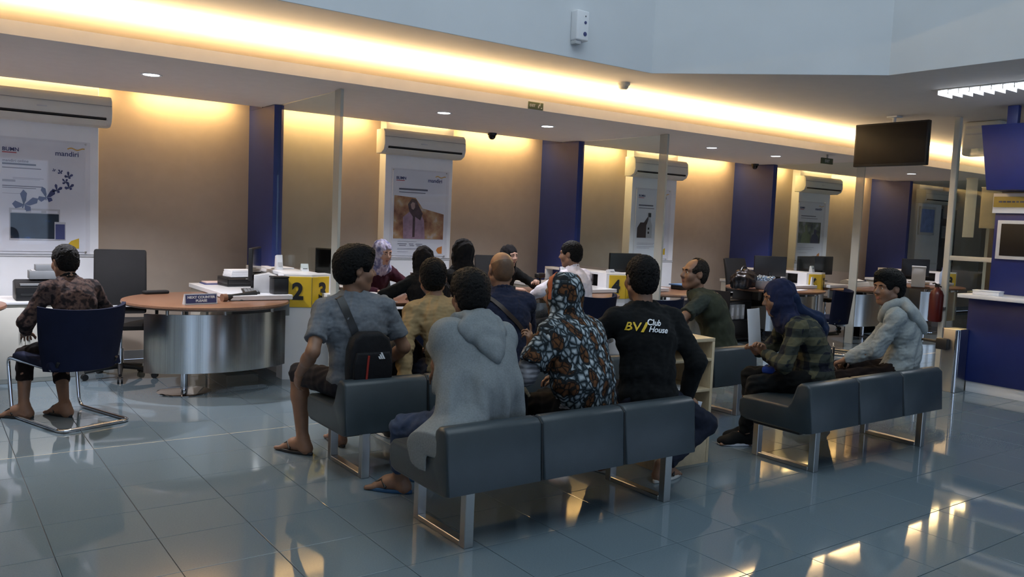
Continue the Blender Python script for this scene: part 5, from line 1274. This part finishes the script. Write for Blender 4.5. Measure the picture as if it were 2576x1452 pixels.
for k, hgt in enumerate((.016, .027, .038)):
    b = bm_new(); u = cx_ + .032 + k * .013; w0 = cz_ + .012
    prism(b, [(u, w0), (u + .010, w0), (u + .010 - hgt * .5, w0 + hgt), (u - hgt * .5, w0 + hgt)], yb_ - .0775, yb_ - .0755, 0, 'XZ'); obj('emblem_bar', b, M['paper'], t, False)

x, y, a = 2.84, 4.54, D(-6); L = W2L(x, y, a)
I = person('man in a tan canvas jacket leaning forward on the second bench', x, y, a, lean=25, curve=10, side=-5, twist=6, sc=1.02, girth=1.08, head=(-24, 0, 0), top=C_['tan'], bottom=C_['dkjean'], bottomlen=.9, hair='short', collar=C_['tan'], fold=.006,
       hands=((L(2.44, 4.46, .44), 'flat', {'dir': (-.3, .5, -.35), 'up': (0, .3, 1)}), (L(2.98, 4.95, .62), 'relax')), elbow=((-1, .1, .1), (1, -.3, -.3)), legs=(L(2.62, 4.98), L(2.95, 5.0)), shoes='shoe', seed=11)
t = thing('backpack', 'small black backpack between the tan jacket and the grey hoodie on the bench', 'bag', (2.66, 4.42, .417), .2)
b = bm_new(); prism(b, [(-.13, 0), (.13, 0), (.15, .10), (.13, .24), (.07, .30), (-.07, .30), (-.13, .24), (-.15, .10)], -.06, .06, 0, 'XZ', .03); obj('bag_body', b, bag, t, 50)
b = bm_new(); tube(b, fillet([(-.04, 0, .29), (-.03, 0, .33), (.03, 0, .33), (.04, 0, .29)], .02), .008, 8); obj('handle_loop', b, bag, t)
t.location = (2.60, 4.78, .417); t.rotation_euler = (0, 0, .1)
x, y, a = 3.31, 4.62, D(-14); L = W2L(x, y, a)
I = person('shaven-headed man in a navy jacket on the second bench', x, y, a, lean=8, curve=8, sc=1.02, girth=1.15, head=(-2, 6, 0), top=C_['navy'], bottom=C_['dkjean'], bottomlen=.9, hair='bald', collar=C_['navy'], skin='skin', fold=.005,
       hands=((L(3.2, 5.0, .60), 'relax'), (L(3.66, 5.0, .60), 'relax')), legs=(L(3.25, 5.05), L(3.6, 5.05)), shoes='shoe', seed=12)
bv = world_bvh(I['shirt'])
t = at_person(I, 'shoulder_strap', 'brown bag strap across the back of the navy jacket', 'strap')
zz = I['N'][2]; p = [on_back(bv, -.14 + .34 * k / 9, zz - .005 - .34 * (k / 9) ** 1.15, .004) for k in range(10)]
ribbon('strap', p, .030, .005, mat('brown_leather', (.035, .018, .010), .5), t, bv)

# first bench: boy in grey hoodie, woman in batik veil, man in black
x, y, a = 2.29, 3.38, D(14); L = W2L(x, y, a)
I = person('boy in a loose grey hooded cape sweater on the nearest bench', x, y, a, lean=10, curve=14, side=6, twist=-8, sc=.98, girth=1.0, head=(-16, 8, 0), top=C_['marl'], bottom=C_['denim'], bottomlen=.80, hair='thick', hood=True, hem=.10, fold=.006, sleeve='none', collar=C_['blackc'],
       hands=((L(2.34, 3.92, .62), 'relax'), (L(2.62, 3.90, .60), 'relax')), elbow=((-.7, -.2, -.5), (.8, -.2, -.4)), legs=(L(2.135, 3.92), L(2.34, 4.0)), knee=((-.55, 1, .4), (0, 1, .5)), toe=(.45, .1), seed=13, shoemat=mat('blue_rubber', (.015, .07, .16), .6), footlift=(0, 0))
def cape(I):
    P, Wp, C, N, SH, EL, sx, sy, d2 = (I[k] for k in ('P', 'Wp', 'C', 'N', 'SH', 'EL', 'sx', 'sy', 'd2'))
    lo, hi = I['lo'].copy(), I['hi'].copy(); F = Field(lo, hi, .008)
    F.cone(SH[0], SH[1], .075, .075, .05); F.ell(C, (.205, .135, .17), .06, I['B3'])
    for i, s in ((0, -1), (1, 1)): F.cone(SH[i], SH[i] + (EL[i] - SH[i]) * .62 + sx * s * .01, .078, .088, .05, 0)
    F.ell(Wp + np.array((-.01, -.015, .02)), (.195, .14, .17), .07); F.ell(P + np.array((-.02, -.02, .02)), (.235, .15, .12), .07)
    F.cone(Wp + np.array((-.09, -.04, 0)), P + np.array((-.36, -.10, -.14)), .12, .055, .07); F.cone(SH[0] + sx * .02, P + np.array((-.30, -.06, -.02)), .08, .07, .08); F.cone(Wp + np.array((.08, -.04, 0)), P + np.array((.21, -.06, -.04)), .10, .06, .07)
    # vertical folds fanning out to the hem
    q, X, Y, Z = F.sl(F.lo, F.lo + F.v * F.n, 0)
    ang = np.arctan2(Y - P[1] - .15, X - P[0]); ht = np.clip((C[2] - .02 - Z) / .40, 0, 1)
    F.a = F.a + .030 * ht * np.sin(ang * 13 + .8 * np.sin(Z * 5)) + .012 * ht * np.sin(ang * 29 + 1)
    F.warp(.003, .14, 21, (1, 1, .3))
    F.cutell(P + np.array((-.02, .30, .05)), (.30, .26, .30), .03)
    tip = np.array(L(1.835, 3.27, .37)); [(F.cone(P + np.array((-.20, dy_ * .4 - .06, .02)), np.array(L(1.845, 3.19 + dy_ * .7, .455)), .075, .036, .05), F.cone(np.array(L(1.845, 3.19 + dy_ * .7, .455)), np.array(L(1.838, 3.19 + dy_ * .7, z_)), .034, .026, .03)) for dy_, z_ in ((-.13, .40), (-.095, .39), (-.06, .378), (-.03, .368), (.0, .36), (.03, .362), (.06, .37), (.09, .382), (.12, .395))]
    F.plane(P + np.array((0, 0, -.055)), (.40, 0, -1)); cr, sr = math.cos(a), math.sin(a); F.cut(q, np.maximum(1.876 - (x + cr * X - sr * Y), Z - .424), .0); F.cutcone(N - .0 * d2, N + .2 * I['nd'], .058, .085, .015)
    return F.mesh('hooded_cape', C_['marl'], I['t'])
cape(I)
F = Field(I['N'] - .25, I['N'] + .25, .007); F.cone(I['N'] - .02 * I['nd'], I['N'] + .085 * I['nd'], .078, .062, .01); F.warp(.004, .06, 3); F.mesh('neck_cloth', C_['blackc'], I['t'])

x, y, a = 2.99, 3.44, D(10); L = W2L(x, y, a)
I = person('woman in a leaf patterned batik headscarf raising a finger on the nearest bench', x, y, a, lean=10, curve=12, sc=.95, girth=1.05, head=(18, 6, 0), top=C_['stripes'], bottom=C_['blackc'], bottomlen=.95, hijab=(C_['batik'], 2), hem=.09, fold=.006,
       hands=((L(2.80, 3.66, .80), 'point', {'dir': (-.12, -.02, 1.0), 'up': (.55, -1, .1)}), (L(3.15, 3.82, .60), 'relax')), elbow=((-.9, -.3, -1), (1, -.4, -.4)), legs=(L(2.86, 3.92), L(3.12, 3.95)), shoemat=mat('brown_rubber', (.06, .03, .02), .6), seed=14)
HP = I['HP']; b = bm_new(); pts = [HP(.100 * math.sin(u) * .92, -.010 + .055 * math.cos(u * .5) - .02, .030 + .104 * math.cos(u)) for u in np.linspace(-1.75, 1.75, 15)]
t = at_person(I, 'head_band', 'orange band worn around the batik headscarf', 'head band'); tb = world_bvh(I['veil'])
pts = []
for u in np.linspace(-1.9, 1.9, 19):
    o_ = V(HP(0, .030, .01)); dd = V(I['R'] @ np.array((math.sin(u), .10, math.cos(u)))).normalized(); far = o_ + dd * .4
    h_ = tb.ray_cast(far, -dd); pts.append(h_[0] + dd * .002 if h_[0] else None)
ribbon('band', pts, .034, .004, mat('orange_band_cloth', (.36, .085, .03), .7), t, tb)
t = thing('hand_bag', 'black handbag with pale chain on the bench beside the batik headscarf', 'bag', (2.66, 3.62, .417), .3)
b = bm_new(); prism(b, [(-.10, 0), (.10, 0), (.09, .13), (.05, .16), (-.05, .16), (-.09, .13)], -.05, .05, 0, 'XZ', .018); obj('bag_body', b, bag, t, 50)
b = bm_new(); n = 14
for k in range(n):
    u = PI * k / (n - 1); c = V((-.08 + .16 * k / (n - 1), -.055, .13 + .06 * math.sin(u))); uvs(b, c, .010, 8, 6)
obj('chain', b, mat('pale_chain_plastic', (.45, .36, .22), .4), t, True, 'stuff')

x, y, a = 3.50, 3.42, D(-20); L = W2L(x, y, a)
I = person('man in a black long-sleeved shirt with yellow and white back print on the nearest bench', x, y, a, lean=7, curve=9, side=-2, twist=4, sc=1.07, girth=1.10, head=(-4, 4, 0), top=C_['blackc'], bottom=C_['dkjean'], bottomlen=.9, hair='short', hem=.09, fold=.004,
       hands=((L(3.28, 3.90, .62), 'relax'), (L(3.79, 3.38, .475), 'grip', {'dir': (1, .35, -.25), 'up': (.1, -.3, 1)})), elbow=((-1, -.4, -.3), (.6, -1, .1)), legs=(L(3.40, 3.70), L(3.60, 3.36)), knee=((-.1, 1, .5), (1, .35, .25)), toe=(.3, -1.0), shoemat=mat('white_rubber', (.50, .48, .44), .6), seed=15)
bv = world_bvh(I['shirt']); zz = I['C'][2] + .085
print_on('back_print', text_mesh('BV', .066, .0, 'LEFT', .0012, .35), bv, M['yellow'], I['shirt'], -.185, zz - .02, .02)
print_on('back_print', text_mesh('/', .066, .0, 'LEFT', .005, .35), bv, M['yellow'], I['shirt'], -.095, zz - .02, .02)
print_on('back_print', text_mesh('Club', .046, .0, 'LEFT', .001, .35), bv, M['paper'], I['shirt'], -.068, zz + .018, -.08)
print_on('back_print', text_mesh('House', .046, .0, 'LEFT', .001, .35), bv, M['paper'], I['shirt'], -.062, zz - .020, -.08)
t = thing('queue_ticket', 'white printed queue ticket held by the man in black', 'ticket', (3.905, 3.375, .405), .1)
b = bm_new(); box(b, -.022, .022, -.002, .002, -.055, .045, .001, 1); o = obj('ticket_paper', b, M['paper'], t); o.rotation_euler = (.15, .22, 0)
b = bm_new(); box(b, -.012, .012, -.0032, -.0022, -.04, .025); o2 = obj('printed_block', b, M['inklight'], t, False); o2.rotation_euler = (.15, .22, 0)

# bench behind the shelf: man in olive vest, leaning forward and facing left
x, y, a = 5.56, 4.62, D(42); L = W2L(x, y, a)
I = person('greying man in an olive vest leaning forward behind the birch shelf', x, y, a, lean=20, curve=14, sc=1.04, girth=1.18, head=(30, -4, 0), top=C_['oliveu'], sleeve='short', vest=C_['olive'], undermat=C_['oliveu'], bottom=C_['brownp'], bottomlen=.9, hair='receding', hairmat='greyhair', skin='skin', fold=.006,
       hands=((L(4.90, 4.80, .72), 'grip'), (L(5.34, 5.05, .60), 'relax')), elbow=((-1, .2, -.6), (1, -.3, -.3)), legs=(L(5.20, 4.95), L(5.58, 5.06)), shoes='shoe', seed=16)
t = thing('smartphone', 'lit phone in the hand of the man in the olive vest', 'phone', (4.87, 4.76, .79), D(60))
b = bm_new(); box(b, -.036, .036, -.005, .005, -.07, .07, .004, 1); obj('case', b, M['black'], t); b = bm_new(); box(b, -.031, .031, -.0065, -.005, -.06, .06); obj('screen', b, mat('lit_phone_screen', (.3, .35, .8), .3, emit=.8), t, False)

# bench on the right: woman in plaid, man in pale hoodie
x, y, a = 5.07, 3.36, D(48); L = W2L(x, y, a)
I = person('woman in a plaid shirt and navy headscarf reading a sheet on the right bench', x, y, a, lean=22, curve=18, sc=.97, girth=1.16, head=(8, 14, 0), twist=0, top=C_['plaid'], bottom=C_['blackc'], bottomlen=.95, hijab=(C_['navyv'], 0), hem=.10, fold=.007,
       hands=((L(4.80, 3.58, .66), 'grip', {'dir': (-.2, .4, .8)}), (L(4.92, 3.74, .64), 'grip', {'dir': (-.3, .5, .6)})), elbow=((-1, -.1, -.7), (1, -.2, -.6)), legs=(L(4.74, 3.66), L(4.90, 3.74)), knee=((-.2, 1, .5), (.1, 1, .5)), toe=(.25, .2), shoes='shoe', shoemat=C_['blackc'], seed=17)
def tail(I):
    F = Field(I['lo'], I['hi'], .008); C, N, Wp, sx, sy, d2 = (I[k] for k in ('C', 'N', 'Wp', 'sx', 'sy', 'd2'))
    a_ = I['HP'](.0, -.10, -.02); pts = [a_, N - sy * .105 + sx * .03, C - sy * .155 + sx * .085, C * .45 + Wp * .55 - sy * .165 + sx * .115, Wp - sy * .145 + sx * .125]
    rr = [.05, .05, .055, .045, .02]
    for p, q, r0, r1 in zip(pts, pts[1:], rr, rr[1:]):
        for o_ in (-.045, 0, .045): F.cone(p + sx * o_, q + sx * o_ * .8, r0 * .7, r1 * .7, .03)
    q, X, Y, Z = F.sl(F.lo, F.lo + F.v * F.n, 0); F.a = F.a + .006 * np.sin((X * .9 + Z * .35) * 95)
    return F.mesh('scarf_tail', C_['navyt'], I['t'])
tail(I)
t = thing('paper_sheet', 'white curved sheet held up by the woman in plaid', 'paper', (4.86, 3.72, .83), D(12))
b = bm_new(); n = 8; rows = []
for k in range(n + 1):
    u = -.095 + .19 * k / n; rows.append([b.verts.new((u, .10 * u * u * 8 + o_ + zz * .12, zz)) for zz, o_ in ((-.13, 0), (.13, 0), (.13, .002), (-.13, .002))])
for r, q in zip(rows, rows[1:]):
    for k in range(4): b.faces.new((r[k], r[(k + 1) % 4], q[(k + 1) % 4], q[k]))
b.faces.new(rows[0][::-1]); b.faces.new(rows[-1]); bmesh.ops.recalc_face_normals(b, faces=b.faces[:]); obj('sheet', b, M['paper'], t, 40)
t = thing('blue_pouch', 'small bright blue pouch on the lap of the woman in plaid', 'pouch', (4.82, 3.55, .53), .5)
b = bm_new(); box(b, -.07, .07, -.04, .04, 0, .05, .018, 3); obj('pouch_body', b, cloth('bright_blue_cloth', (.02, .05, .25)), t, 50); bx('zip', M['black'], t, -.05, .05, -.004, .004, .0495, .053, .001)

x, y, a = 5.97, 3.25, D(32); L = W2L(x, y, a)
I = person('young man in a pale grey hooded sweatshirt holding a phone on the right bench', x, y, a, lean=4, curve=16, side=3, sc=.99, girth=1.14, head=(40, 6, 0), top=C_['pale'], bottom=C_['brownp'], bottomlen=.95, hair='thick', hood=True, hem=.09, fold=.007,
       hands=((L(5.70, 3.52, .57), 'grip'), (L(5.84, 3.58, .57), 'grip')), elbow=((-.7, -1, -.4), (1, -.6, -.4)), legs=(L(5.55, 3.68), L(5.80, 3.76)), knee=((-.35, 1, .35), (0, 1, .5)), toe=(.3, .1), shoes='shoe', shoemat=C_['blackc'], seed=18)
t = thing('smartphone', 'dark phone with pale leaflet in the hands of the man in the pale hoodie', 'phone', (5.72, 3.64, .60), D(36))
b = bm_new(); box(b, -.075, -.005, -.005, .005, -.06, .06, .004, 1); obj('case', b, M['black'], t); b = bm_new(); box(b, -.07, -.01, -.0065, -.005, -.052, .052); obj('screen', b, mat('dim_phone_screen', (.10, .12, .2), .2), t, False)
b = bm_new(); box(b, .0, .07, -.002, .002, -.03, .075, .001, 1); obj('leaflet', b, M['paper'], t)
